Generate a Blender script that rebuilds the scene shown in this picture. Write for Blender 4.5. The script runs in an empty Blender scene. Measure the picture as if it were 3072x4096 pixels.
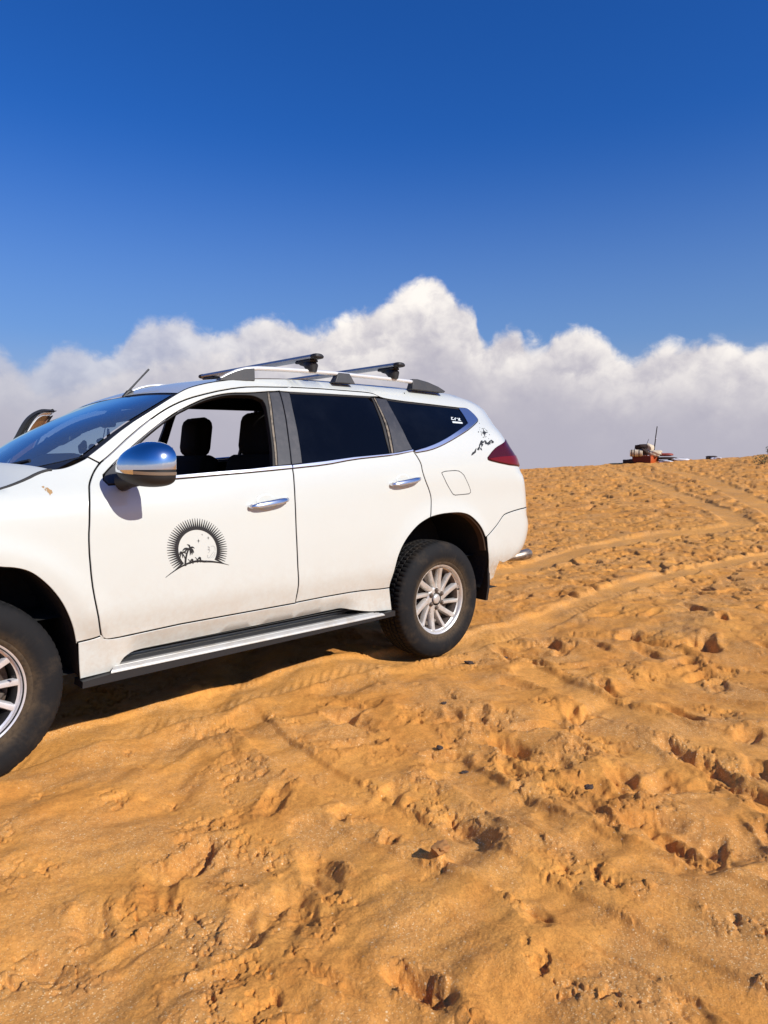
import bpy, bmesh, math, random
import numpy as np
from mathutils import Matrix, Vector
from mathutils.geometry import delaunay_2d_cdt

random.seed(7)
C = bpy.context.scene.collection
SC = bpy.context.scene
R_ = math.radians

# ------------------------------------------------------------------ camera, sky, sun, exposure
# the car stands on a gentle slope; everything near it is laid out in the slope's own frame (x rearwards, y across, z up from the sand)
CAM_POS = np.array([-.6722, -3.9942, 1.2979])
CAM_R = np.array([[.7280, -.6855, -.0068], [-.0553, -.0486, -.9973], [.6833, .7264, -.0733]])   # rows: right, down, forward
_u, _s, _v = np.linalg.svd(CAM_R); CAM_R = _u @ _v
_yaw = math.atan2(CAM_R[2, 0], CAM_R[2, 1]); _p = R_(2.46)
_f = np.array([math.sin(_yaw)*math.cos(_p), math.cos(_yaw)*math.cos(_p), -math.sin(_p)])
_rt = np.array([math.cos(_yaw), -math.sin(_yaw), 0.])
_d = np.cross(_f, _rt)
RW = np.stack([_rt, _d, _f]).T @ CAM_R            # slope frame -> world
MW = Matrix([list(RW[i])+[0.] for i in range(3)]+[[0, 0, 0, 1]])
def to_world(P_): return np.asarray(P_) @ RW.T

cam = bpy.data.objects.new('camera', bpy.data.cameras.new('camera')); C.objects.link(cam)
_cp = to_world(CAM_POS); _cr, _cd, _cf = _rt, _d, _f
cam.matrix_world = Matrix([[_cr[i], -_cd[i], -_cf[i], _cp[i]] for i in range(3)]+[[0, 0, 0, 1]])
cam.data.sensor_fit = 'VERTICAL'; cam.data.sensor_height = 24.0; cam.data.sensor_width = 18.0
cam.data.lens = 24.0*2850.8/4096
cam.data.clip_start = .05; cam.data.clip_end = 20000
SC.camera = cam

SUN_DIR = to_world(np.array([.15, -.805, .575])); SUN_DIR = SUN_DIR/np.linalg.norm(SUN_DIR)
SUN_EL = math.asin(SUN_DIR[2]); SUN_AZ = math.atan2(SUN_DIR[0], SUN_DIR[1])
sun = bpy.data.objects.new('sun', bpy.data.lights.new('sun', 'SUN')); C.objects.link(sun)
sun.data.energy = 4.5; sun.data.angle = R_(.53); sun.data.color = (1., .955, .88)
sun.rotation_euler = Vector(SUN_DIR).to_track_quat('Z', 'Y').to_euler()

SC.view_settings.view_transform = 'Standard'; SC.view_settings.look = 'None'
SC.view_settings.exposure = .2; SC.view_settings.gamma = 1.; SC.view_settings.use_curve_mapping = False
SC.cycles.max_bounces = 8; SC.cycles.transparent_max_bounces = 16

def nd(nt, typ, loc=None, **kw):
    n = nt.nodes.new(typ)
    for k, v in kw.items():
        if k == 'ins':
            for a, b in v.items():
                s = n.inputs[a]
                if isinstance(b, bpy.types.NodeSocket): nt.links.new(b, s)
                else: s.default_value = b
        else: setattr(n, k, v)
    return n
def math_(nt, op, a, b=None, c=None, clamp=False):
    n = nd(nt, 'ShaderNodeMath', operation=op, use_clamp=clamp)
    for i, v in enumerate((a, b, c)):
        if v is None: continue
        if isinstance(v, bpy.types.NodeSocket): nt.links.new(v, n.inputs[i])
        else: n.inputs[i].default_value = v
    return n.outputs[0]
def mapr(nt, v, a, b, c=0., d=1., smooth=True):
    n = nd(nt, 'ShaderNodeMapRange', interpolation_type='SMOOTHSTEP' if smooth else 'LINEAR')
    nt.links.new(v, n.inputs['Value'])
    for k, q in (('From Min', a), ('From Max', b), ('To Min', c), ('To Max', d)):
        if isinstance(q, bpy.types.NodeSocket): nt.links.new(q, n.inputs[k])
        else: n.inputs[k].default_value = q
    return n.outputs['Result']
def mixc(nt, f, a, b, mode='MIX'):
    n = nd(nt, 'ShaderNodeMix', data_type='RGBA', blend_type=mode)
    for s, v in ((n.inputs[0], f), (n.inputs[6], a), (n.inputs[7], b)):
        if isinstance(v, bpy.types.NodeSocket): nt.links.new(v, s)
        elif isinstance(v, (int, float)): s.default_value = v
        else: s.default_value = (*v, 1.)
    return n.outputs[2]

def build_world():
    w = bpy.data.worlds.new('World'); SC.world = w; w.use_nodes = True
    nt = w.node_tree; nt.nodes.clear()
    sky = nd(nt, 'ShaderNodeTexSky', sky_type='NISHITA', sun_disc=False)
    sky.sun_elevation = SUN_EL; sky.sun_rotation = SUN_AZ
    sky.altitude = 300.; sky.air_density = 1.0; sky.dust_density = .35; sky.ozone_density = 2.2
    hs = nd(nt, 'ShaderNodeHueSaturation', ins={'Color': sky.outputs[0], 'Saturation': SKY_SAT, 'Value': SKY_VAL, 'Hue': SKY_HUE})
    tc = nd(nt, 'ShaderNodeTexCoord'); d = tc.outputs['Generated']
    sp = nd(nt, 'ShaderNodeSeparateXYZ', ins={0: d})
    az = math_(nt, 'ARCTAN2', sp.outputs[0], sp.outputs[1])
    el = math_(nt, 'ARCSINE', sp.outputs[2])
    azr = math_(nt, 'SUBTRACT', az, _yaw)
    # cloud-bank skyline over azimuth, as angles above the horizon
    def skyline(pts):
        fc = nd(nt, 'ShaderNodeFloatCurve'); cu = fc.mapping.curves[0]
        fc.mapping.use_clip = False; fc.mapping.extend = 'HORIZONTAL'
        for _ in range(len(pts)-2): cu.points.new(.5, .5)
        for pnt, (px, py) in zip(cu.points, pts):
            a, e = R_(px), R_(py)
            pnt.location = ((a+.6)/1.2, e*2.); pnt.handle_type = 'AUTO'
        fc.mapping.update()
        nt.links.new(mapr(nt, azr, -.6, .6, 0., 1., False), fc.inputs['Value'])
        return math_(nt, 'MULTIPLY', fc.outputs[0], .5)
    def noise(scale, detail, rough, off, dist=0.):
        mp = nd(nt, 'ShaderNodeMapping', ins={0: d, 1: off, 3: (scale, scale, scale*1.15)})
        return nd(nt, 'ShaderNodeTexNoise', ins={'Vector': mp.outputs[0], 'Scale': 1., 'Detail': detail, 'Roughness': rough, 'Distortion': dist}).outputs[0]
    def billow(scale, off):
        mp = nd(nt, 'ShaderNodeMapping', ins={0: d, 1: off, 3: (scale, scale, scale)})
        wv = nd(nt, 'ShaderNodeTexNoise', ins={'Vector': mp.outputs[0], 'Scale': .8, 'Detail': 3.})
        ad = nd(nt, 'ShaderNodeMix', data_type='VECTOR', ins={0: .25, 4: mp.outputs[0], 5: wv.outputs[1]})
        v = nd(nt, 'ShaderNodeTexVoronoi', feature='F1', ins={'Vector': ad.outputs[1], 'Scale': 1.})
        v.inputs['Detail'].default_value = 2.; v.inputs['Roughness'].default_value = .5; v.normalize = True
        return math_(nt, 'SUBTRACT', 1., v.outputs[0])
    col = mixc(nt, 1., hs.outputs[0], SKY_TINT, 'MULTIPLY')
    # pale thinning of the blue towards the horizon
    hz = mapr(nt, el, .05, .46, 1., 0.)
    col = mixc(nt, math_(nt, 'MULTIPLY', hz, .70), col, HAZE_SKY)
    layers = [
        # skyline (bearing, height) in degrees, noise amp, offset, softness, bright colour, fade height
        ([(-31.7,8.8),(-28.3,9.3),(-26.3,8.0),(-23.8,10.0),(-21.3,9.3),(-19.0,11.6),(-16.3,12.3),(-13.8,11.3),(-11.4,12.0),(-8.5,12.7),(-5.5,11.6),(-2.6,13.1),(0.0,13.9),(1.9,15.2),(3.7,15.7),(5.4,14.5),(7.1,13.3),(8.1,11.1),(9.1,11.9),(10.3,12.1),(11.8,10.3),(13.5,11.4),(15.6,11.6),(17.3,10.5),(18.5,9.2),(20.3,9.9),(21.9,10.2),(24.5,10.3),(26.6,9.5),(29.5,9.5),(32.2,8.7)], .030, (3.1, 7.7, 1.3), .016, CLOUD_HI, .10, 1.0),
        ([(-31.7,6.6),(-28.3,7.8),(-24.7,6.4),(-20.3,8.3),(-15.6,9.6),(-9.9,9.6),(-4.8,9.2),(-1.1,10.8),(2.6,12.4),(5.9,11.7),(8.5,9.1),(11.8,10.7),(13.9,9.0),(17.0,8.5),(20.3,7.3),(23.5,8.5),(26.6,7.3),(32.2,7.5)], .05, (11.2, 2.7, 5.3), .022, CLOUD_HI, .085, .8),
        ([(-31.7,4.4),(-28.3,5.2),(-22.2,5.8),(-14.9,6.4),(-8.5,7.0),(-2.6,7.8),(2.6,8.8),(6.3,8.8),(10.7,7.6),(13.2,8.3),(17.0,5.7),(21.9,6.2),(26.6,4.6),(32.2,5.0)], .06, (5.2, 9.7, 8.3), .035, CLOUD_MID, .11, .55),
    ]
    for pts, amp, off, soft, hi, fade, alpha in layers:
        top = skyline(pts)
        b1 = billow(13., off); b2 = billow(34., (off[1], off[2], off[0])); nf = noise(40., 6., .6, off, .3)
        b3 = billow(13., (off[0]-SUN_SHIFT[0], off[1]-SUN_SHIFT[1], off[2]-SUN_SHIFT[2]))
        lump = math_(nt, 'ADD', math_(nt, 'MULTIPLY', b1, .62), math_(nt, 'ADD', math_(nt, 'MULTIPLY', b2, .28), math_(nt, 'MULTIPLY', nf, .50)))
        lump = math_(nt, 'SUBTRACT', lump, .855)
        h = math_(nt, 'ADD', math_(nt, 'SUBTRACT', top, el), math_(nt, 'MULTIPLY', lump, amp*2.2))
        m = mapr(nt, h, -soft*.3, soft)
        m = math_(nt, 'MULTIPLY', m, mapr(nt, azr, -.50, -.02, alpha*.62, alpha))
        # front-lit tops, sinking into the grey-mauve body of the bank
        depth = math_(nt, 'SUBTRACT', h, math_(nt, 'MULTIPLY', lump, .22))
        br = mapr(nt, depth, -.01, fade, 1., 0., True)
        rel = math_(nt, 'SUBTRACT', b1, b3)
        br = math_(nt, 'MULTIPLY', br, mapr(nt, lump, -.30, .22, .35, 1.05))
        br = math_(nt, 'MULTIPLY', br, mapr(nt, rel, -.22, .22, .62, 1.12))
        br = math_(nt, 'MULTIPLY', br, mapr(nt, azr, -.55, .06, .62, 1.))
        c = mixc(nt, br, CLOUD_LO, hi)
        col = mixc(nt, m, col, c)
    # the bank dissolves into dusty air low down
    low = mapr(nt, el, .02, .20, .75, 0.)
    col = mixc(nt, low, col, CLOUD_LO)
    below = mapr(nt, el, -.25, -.02, 1., 0.)
    col = mixc(nt, below, col, (2.4, 1.5, .8))
    bg = nd(nt, 'ShaderNodeBackground', ins={'Color': col, 'Strength': SKY_STRENGTH})
    nd(nt, 'ShaderNodeOutputWorld', ins={0: bg.outputs[0]})
    w.cycles.sampling_method = 'MANUAL'; w.cycles.sample_map_resolution = 512
SUN_SHIFT = (-.17*math.cos(_yaw)*1., .17*math.sin(_yaw), -.20); SKY_STRENGTH = .10; SKY_SAT = 1.35; SKY_VAL = .80; SKY_HUE = .505
HAZE_SKY = (2.0, 3.0, 4.5); SKY_TINT = (.66, .98, 1.46)
CLOUD_HI = (9.0, 8.5, 8.0); CLOUD_MID = (6.2, 5.9, 6.1); CLOUD_LO = (4.1, 3.95, 4.65)
build_world()

# ------------------------------------------------------------------ helpers
def tag(o, label=None, cat=None, group=None, kind=None):
    for k, v in (('label', label), ('category', cat), ('group', group), ('kind', kind)):
        if v: o[k] = v
    return o
def finish(o, parent=None, sharp=30., smooth=True):
    C.objects.link(o)
    if parent is not None: o.parent = parent
    me = o.data
    if smooth:
        me.polygons.foreach_set('use_smooth', [True]*len(me.polygons))
        if sharp: me.set_sharp_from_angle(angle=R_(sharp))
    return o
def mesh(name, verts, faces, mat, parent=None, sharp=30., smooth=True):
    me = bpy.data.meshes.new(name); me.from_pydata([tuple(map(float, v)) for v in verts], [], [tuple(map(int, f)) for f in faces])
    me.validate(); me.update()
    if mat is not None: me.materials.append(mat)
    return finish(bpy.data.objects.new(name, me), parent, sharp, smooth)
def empty(name, M=None, parent=None):
    o = bpy.data.objects.new(name, None); C.objects.link(o); o.empty_display_size = .2
    if parent is not None: o.parent = parent
    if M is not None: o.matrix_local = M
    return o
class MB:
    """collects plain shapes into one mesh"""
    def __init__(s): s.v = []; s.f = []
    def add(s, v, f, T=None):
        k = len(s.v); v = np.asarray(v, float)
        if T is not None: v = v @ np.array(T)[:3, :3].T + np.array(T)[:3, 3]
        s.v += [tuple(q) for q in v]; s.f += [tuple(i+k for i in q) for q in f]; return s
    def grid(s, G, close_u=False, close_v=False, flip=False):
        G = np.asarray(G, float); n, m = G.shape[:2]; f = []
        for i in range(n if close_u else n-1):
            for j in range(m if close_v else m-1):
                a, b, c, d = i*m+j, ((i+1) % n)*m+j, ((i+1) % n)*m+(j+1) % m, i*m+(j+1) % m
                f.append((a, d, c, b) if flip else (a, b, c, d))
        return s.add(G.reshape(-1, 3), f)
    def box(s, c, d, bev=0., T=None):
        bm = bmesh.new(); bmesh.ops.create_cube(bm, size=1.)
        for v in bm.verts: v.co = Vector((v.co.x*d[0], v.co.y*d[1], v.co.z*d[2]))
        if bev: bmesh.ops.bevel(bm, geom=bm.edges[:], offset=bev, segments=3, affect='EDGES', profile=.5)
        for v in bm.verts: v.co += Vector(c)
        bm.verts.index_update()
        s.add([v.co for v in bm.verts], [[v.index for v in f.verts] for f in bm.faces], T); bm.free(); return s
    def tube(s, pts, r, n=10, cap=True, squash=1.):
        pts = [np.asarray(q, float) for q in pts]; rr = r if hasattr(r, '__len__') else [r]*len(pts)
        rings = []; up = np.array([0., 0., 1.])
        for i, q in enumerate(pts):
            t = pts[min(i+1, len(pts)-1)]-pts[max(i-1, 0)]; t = t/np.linalg.norm(t)
            a = np.cross(up, t)
            if np.linalg.norm(a) < .05: a = np.cross(np.array([1., 0, 0]), t)
            a /= np.linalg.norm(a); b = np.cross(t, a)
            rings.append([q+rr[i]*(math.cos(k*2*math.pi/n)*a+squash*math.sin(k*2*math.pi/n)*b) for k in range(n)])
        k0 = len(s.v); s.grid(rings, close_v=True, flip=True)
        if cap:
            m = len(pts); s.f.append(tuple(k0+i for i in range(n))); s.f.append(tuple(k0+(m-1)*n+i for i in reversed(range(n))))
        return s
    def lathe(s, prof, n=48, c=(0, 0, 0), axis='y'):
        """profile of (radius, offset along axis)"""
        G = []
        for k in range(n):
            a = 2*math.pi*k/n
            G.append([(c[0]+r*math.cos(a), c[1]+o, c[2]+r*math.sin(a)) if axis == 'y' else (c[0]+r*math.cos(a), c[1]+r*math.sin(a), c[2]+o) for r, o in prof])
        return s.grid(G, close_u=True, flip=(axis == 'y'))
    def prism(s, poly, a, b, ax=1):
        """polygon in the two other axes, extruded from a to b along axis ax"""
        n = len(poly); 
        def pt(q, h):
            return (q[0], h, q[1]) if ax == 1 else ((h, q[0], q[1]) if ax == 0 else (q[0], q[1], h))
        v = [pt(q, a) for q in poly]+[pt(q, b) for q in poly]
        f = [tuple(range(n)), tuple(range(2*n-1, n-1, -1))]+[(i, i+n, (i+1) % n+n, (i+1) % n) for i in range(n)]
        return s.add(v, f)
    def build(s, name, mat, parent=None, sharp=30., smooth=True, fix=True):
        o = mesh(name, s.v, s.f, mat, parent, None, smooth)
        if fix:
            bm = bmesh.new(); bm.from_mesh(o.data); bmesh.ops.recalc_face_normals(bm, faces=bm.faces[:]); bm.to_mesh(o.data); bm.free()
        if smooth and sharp: o.data.set_sharp_from_angle(angle=R_(sharp))
        return o
def copy_obj(o, parent, loc=None, M=None):
    c = o.copy(); C.objects.link(c); c.parent = parent
    if loc is not None: c.location = loc
    if M is not None: c.matrix_local = M
    return c

# ------------------------------------------------------------------ materials
def pmat(name, col, rough=.5, metal=0., coat=0., spec=.5, bump=None, var=None, **kw):
    m = bpy.data.materials.new(name); m.use_nodes = True; nt = m.node_tree
    b = nt.nodes['Principled BSDF']
    b.inputs['Base Color'].default_value = (*col, 1); b.inputs['Roughness'].default_value = rough
    b.inputs['Metallic'].default_value = metal; b.inputs['Coat Weight'].default_value = coat; b.inputs['Coat Roughness'].default_value = .04
    b.inputs['Specular IOR Level'].default_value = spec
    tc = nd(nt, 'ShaderNodeTexCoord')
    if var:   # (scale, second colour, amount)
        n = nd(nt, 'ShaderNodeTexNoise', ins={'Vector': tc.outputs['Object'], 'Scale': var[0], 'Detail': 6., 'Roughness': .62})
        nt.links.new(mixc(nt, math_(nt, 'MULTIPLY', mapr(nt, n.outputs[0], .42, .68), var[2]), col, var[1]), b.inputs['Base Color'])
    if bump:  # (scale, strength, distance)
        n = nd(nt, 'ShaderNodeTexNoise', ins={'Vector': tc.outputs['Object'], 'Scale': bump[0], 'Detail': 5.})
        bp = nd(nt, 'ShaderNodeBump', ins={'Height': n.outputs[0], 'Strength': bump[1], 'Distance': bump[2]})
        nt.links.new(bp.outputs[0], b.inputs['Normal'])
    for k, v in kw.items(): b.inputs[k.replace('_', ' ')].default_value = v
    return m
def paint_mat():
    m = pmat('white_paint', (.58, .60, .56), .32, 0., .7)
    nt = m.node_tree; b = nt.nodes['Principled BSDF']
    tc = nd(nt, 'ShaderNodeTexCoord'); sp = nd(nt, 'ShaderNodeSeparateXYZ', ins={0: tc.outputs['Object']})
    # road dust settled on the lower body, a little of it everywhere, and smears behind the rear wheel
    n1 = nd(nt, 'ShaderNodeTexNoise', ins={'Vector': tc.outputs['Object'], 'Scale': 5., 'Detail': 8., 'Roughness': .65})
    n2 = nd(nt, 'ShaderNodeTexNoise', ins={'Vector': tc.outputs['Object'], 'Scale': 40., 'Detail': 6., 'Roughness': .7})
    low = mapr(nt, sp.outputs[2], .85, .36, 0., 1.)
    dust = math_(nt, 'MULTIPLY', math_(nt, 'ADD', math_(nt, 'MULTIPLY', low, .34), .03), mapr(nt, math_(nt, 'ADD', math_(nt, 'MULTIPLY', n1.outputs[0], .65), math_(nt, 'MULTIPLY', n2.outputs[0], .35)), .34, .66))
    back = math_(nt, 'MULTIPLY', mapr(nt, sp.outputs[0], 3.18, 3.34, 0., 1.), mapr(nt, sp.outputs[2], .66, .50, 0., 1.))
    back = math_(nt, 'MULTIPLY', back, mapr(nt, n2.outputs[0], .3, .6, .3, .9))
    dust = math_(nt, 'MAXIMUM', dust, back)
    nt.links.new(mixc(nt, dust, (.58, .60, .56), (.42, .29, .17)), b.inputs['Base Color'])
    nt.links.new(mapr(nt, dust, 0., .5, .3, .75), b.inputs['Roughness'])
    # faint panel waviness
    n3 = nd(nt, 'ShaderNodeTexNoise', ins={'Vector': tc.outputs['Object'], 'Scale': 2.2, 'Detail': 1.})
    bp = nd(nt, 'ShaderNodeBump', ins={'Height': n3.outputs[0], 'Strength': .06, 'Distance': .02})
    nt.links.new(bp.outputs[0], b.inputs['Coat Normal'])
    return m
M_ = {}
M_['paint'] = paint_mat()
M_['black'] = pmat('black_plastic', (.012, .012, .013), .55, bump=(60, .15, .003))
M_['seam'] = pmat('black_seal_and_gap_shade', (.01, .01, .011), .8)  # black for seals, and for shade painted into the panel gaps
M_['rubber'] = pmat('rubber_seal', (.014, .013, .012), .7)
M_['beige_trim'] = pmat('dusty_rubber_trim', (.20, .165, .12), .7, var=(30, (.03, .028, .025), .8))
M_['grey_plastic'] = pmat('grey_plastic', (.035, .036, .038), .5, bump=(180, .2, .002), var=(9, (.06, .055, .05), .5))
M_['film'] = pmat('dusty_black_film', (.030, .031, .036), .45, var=(22, (.055, .052, .055), .7))
M_['fabric'] = pmat('black_fabric', (.006, .006, .0065), .9, bump=(120, .4, .004))
M_['liner'] = pmat('dark_interior', (.010, .0095, .009), .9)
M_['underbody'] = pmat('underbody', (.012, .011, .01), .9, bump=(25, .5, .02))
M_['chrome'] = pmat('chrome', (.80, .81, .83), .11, 1.)
M_['handle'] = pmat('handle_chrome', (.74, .75, .78), .24, 1.)
M_['satin'] = pmat('satin_chrome', (.72, .74, .80), .30, 1.)
M_['alu'] = pmat('brushed_aluminium', (.50, .49, .455), .5, .45, var=(12, (.40, .35, .28), .6))
M_['rail'] = pmat('silver_rail_paint', (.72, .72, .70), .35, .25, .4)
M_['bar'] = pmat('roof_bar_aluminium', (.42, .42, .43), .42, .9, var=(30, (.30, .30, .31), .5))
M_['alloy'] = pmat('silver_alloy', (.68, .66, .62), .38, .55, .2, var=(18, (.46, .38, .29), .5))
M_['machined'] = pmat('machined_alloy', (.78, .77, .78), .35, .5, .2, var=(14, (.55, .50, .46), .35))
M_['darkmetal'] = pmat('dark_metal', (.02, .02, .02), .6, .4)
M_['rust'] = pmat('brake_metal', (.16, .13, .11), .55, .7, var=(20, (.10, .06, .04), .7))
M_['privacy'] = pmat('privacy_glass', (.0022, .0032, .0065), .03, 0., 0., .13, var=(2.0, (.006, .008, .013), .6))
M_['red_lens'] = pmat('red_lens', (.055, .0012, .0045), .2, 0., .12, .25)
M_['red_dark'] = pmat('bright_red_lens', (.14, .002, .003), .2, 0., .12, .25)
M_['clear'] = pmat('clear_lens', (.30, .26, .22), .12, .6, .6)
M_['decal'] = pmat('black_vinyl', (.010, .010, .011), .5)
M_['decal_grey'] = pmat('grey_vinyl', (.22, .22, .22), .5)
M_['decal_white'] = pmat('white_vinyl', (.62, .68, .68), .5)
M_['mud'] = pmat('dried_mud', (.38, .23, .10), .9, bump=(300, .6, .003))
M_['brown_pane'] = pmat('brown_opaque_pane', (.25, .095, .03), .55, 0., .3, var=(6, (.16, .05, .015), .8), bump=(14, .4, .02))  # opaque brown pane in the window of the open door
M_['green'] = pmat('green_enamel', (.04, .16, .03), .3)
def glass_mat(name, tint, refl):
    m = bpy.data.materials.new(name); m.use_nodes = True; nt = m.node_tree; nt.nodes.clear()
    tr = nd(nt, 'ShaderNodeBsdfTransparent', ins={0: (*tint, 1)})
    gl = nd(nt, 'ShaderNodeBsdfGlossy', ins={'Color': (*refl, 1), 'Roughness': .015})
    fr = nd(nt, 'ShaderNodeFresnel', ins={0: 1.75})
    fac = math_(nt, 'MULTIPLY', fr.outputs[0], 1.7, clamp=True)
    df_ = nd(nt, 'ShaderNodeBsdfDiffuse', ins={0: (.42, .50, .54, 1)})     # pale bluish layer mixed in as a brighter sky sheen on the glass
    m0 = nd(nt, 'ShaderNodeMixShader', ins={0: .13, 1: tr.outputs[0], 2: df_.outputs[0]})
    mx = nd(nt, 'ShaderNodeMixShader', ins={0: fac, 1: m0.outputs[0], 2: gl.outputs[0]})
    nd(nt, 'ShaderNodeOutputMaterial', ins={0: mx.outputs[0]})
    return m
M_['windscreen'] = glass_mat('windscreen_glass', (.50, .68, .74), (.72, .92, .95))
def tyre_mat():
    m = pmat('tyre_rubber', (.010, .010, .011), .8, 0., 0., .22)
    nt = m.node_tree; b = nt.nodes['Principled BSDF']
    tc = nd(nt, 'ShaderNodeTexCoord'); sp = nd(nt, 'ShaderNodeSeparateXYZ', ins={0: tc.outputs['Object']})
    r = math_(nt, 'SQRT', math_(nt, 'ADD', math_(nt, 'POWER', sp.outputs[0], 2.), math_(nt, 'POWER', sp.outputs[2], 2.)))
    n = nd(nt, 'ShaderNodeTexNoise', ins={'Vector': tc.outputs['Object'], 'Scale': 9., 'Detail': 7., 'Roughness': .68})
    n2 = nd(nt, 'ShaderNodeTexNoise', ins={'Vector': tc.outputs['Object'], 'Scale': 70., 'Detail': 4.})
    d = math_(nt, 'ADD', mapr(nt, r, .295, .235, 0., .50), mapr(nt, n.outputs[0], .46, .72, .01, .20))
    d = math_(nt, 'MULTIPLY', d, mapr(nt, n2.outputs[0], .25, .6, .5, 1.))
    nt.links.new(mixc(nt, d, (.0095, .0098, .011), (.14, .095, .052)), b.inputs['Base Color'])
    bp = nd(nt, 'ShaderNodeBump', ins={'Height': n2.outputs[0], 'Strength': .25, 'Distance': .002}); nt.links.new(bp.outputs[0], b.inputs['Normal'])
    return m
M_['tyre'] = tyre_mat()

# ---------------------------------------------------------------- body surface (car frame: x rearwards, y to the far side, z up)
def pchip(xk, yk):
    xk=np.asarray(xk,float); yk=np.asarray(yk,float); h=np.diff(xk); d=np.diff(yk)/h
    m=np.zeros_like(yk); m[0]=d[0]; m[-1]=d[-1]
    for i in range(1,len(xk)-1):
        if d[i-1]*d[i]>0:
            w1=2*h[i]+h[i-1]; w2=h[i]+2*h[i-1]; m[i]=(w1+w2)/(w1/d[i-1]+w2/d[i])
    def f(x):
        x=np.clip(np.asarray(x,float),xk[0],xk[-1]); i=np.clip(np.searchsorted(xk,x,side='right')-1,0,len(h)-1)
        t=(x-xk[i])/h[i]; t2=t*t; t3=t2*t
        return (2*t3-3*t2+1)*yk[i]+(t3-2*t2+t)*h[i]*m[i]+(-2*t3+3*t2)*yk[i+1]+(t3-t2)*h[i]*m[i+1]
    return f
def sstep(a,b,x):
    t=np.clip((x-a)/(b-a),0,1); return t*t*(3-2*t)
W_PROF=pchip([.26,.36,.45,.52,.605,.645,.70,.85,.97,1.06,1.15,1.215,1.25,1.30,1.45,1.60,1.68,1.73,1.76,1.778,1.79],
             [.842,.862,.872,.879,.9005,.9075,.909,.910,.907,.903,.894,.881,.867,.846,.776,.706,.664,.622,.580,.535,.48])
X_REAR=pchip([.30,.42,.50,.55,.60,.65,.72,.80,.885,.90,1.05,1.16,1.22,1.30,1.40,1.46,1.54,1.60,1.66,1.70,1.74,1.765,1.79],
             [3.46,3.53,3.60,3.68,3.775,3.82,3.857,3.875,3.85,3.842,3.835,3.815,3.775,3.755,3.69,3.67,3.66,3.68,3.69,3.655,3.56,3.46,3.25])
R_REAR=pchip([.30,.60,.88,.93,1.2,1.45,1.6,1.8],[.22,.24,.24,.22,.25,.30,.32,.30])
X_FRONT=pchip([.30,.45,.70,.90,1.05,1.15,1.3],[-.80,-.87,-.90,-.89,-.85,-.78,-.6])
def belt(x):
    q=np.clip(x,0.2,3.4)-1.; return 1.219+.0544*q+.0203*q*q
def half_width(x,z):
    s=z-(belt(x)-1.25)*sstep(1.0,1.2,z)*(1-sstep(1.45,1.72,z))
    w=W_PROF(s)
    w=w-.035*np.clip((x-2.5)/1.2,0,2)**2*(.5+1.2*sstep(1.1,1.6,z))
    w=w-sstep(1.10,1.30,z)*.075*np.clip((1.35-x)/.85,0,1.5)**1.5*(1-.6*sstep(1.45,1.75,z))
    w=w-.10*np.clip((-.1-x)/.8,0,1)**2
    # the sill tucks in behind the running board
    w=w-.042*(1-sstep(.420,.512,z))*sstep(.635,.735,x)*(1-sstep(1.93,2.08,x))
    # soft flares round the wheel openings
    for cx in (0.,2.775):
        r=np.hypot(x-cx,(z-.40)*1.0); w=w+.010*np.exp(-((r-.55)/.055)**2)*sstep(.45,.6,z)
    return w
def P(u,z):
    """side wrap surface of the left half: u runs along the car and round the rear and front corners"""
    u=np.asarray(u,float); z=np.asarray(z,float)
    R=R_REAR(z); xs=X_REAR(z)-R; RF=.45; xf=X_FRONT(z)+RF
    uc=np.clip(u,xf,xs); w=half_width(uc,z)
    th=np.clip((u-xs)/R,0,np.pi/2); ex=np.maximum(u-xs-R*np.pi/2,0)
    x=uc+R*np.sin(th); y=w-R*(1-np.cos(th))-ex
    tf=np.clip((xf-u)/RF,0,np.pi/2); exf=np.maximum(xf-u-RF*np.pi/2,0)
    x=x-RF*np.sin(tf)*.8; y=y-RF*(1-np.cos(tf))-exf
    return np.stack([x,-y,z+0*u],-1)
def N(u,z,e=2e-3):
    a=P(u+e,z)-P(u-e,z); b=P(u,z+e)-P(u,z-e); n=np.cross(a,b); return n/np.maximum(np.linalg.norm(n,axis=-1,keepdims=True),1e-12)

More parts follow.
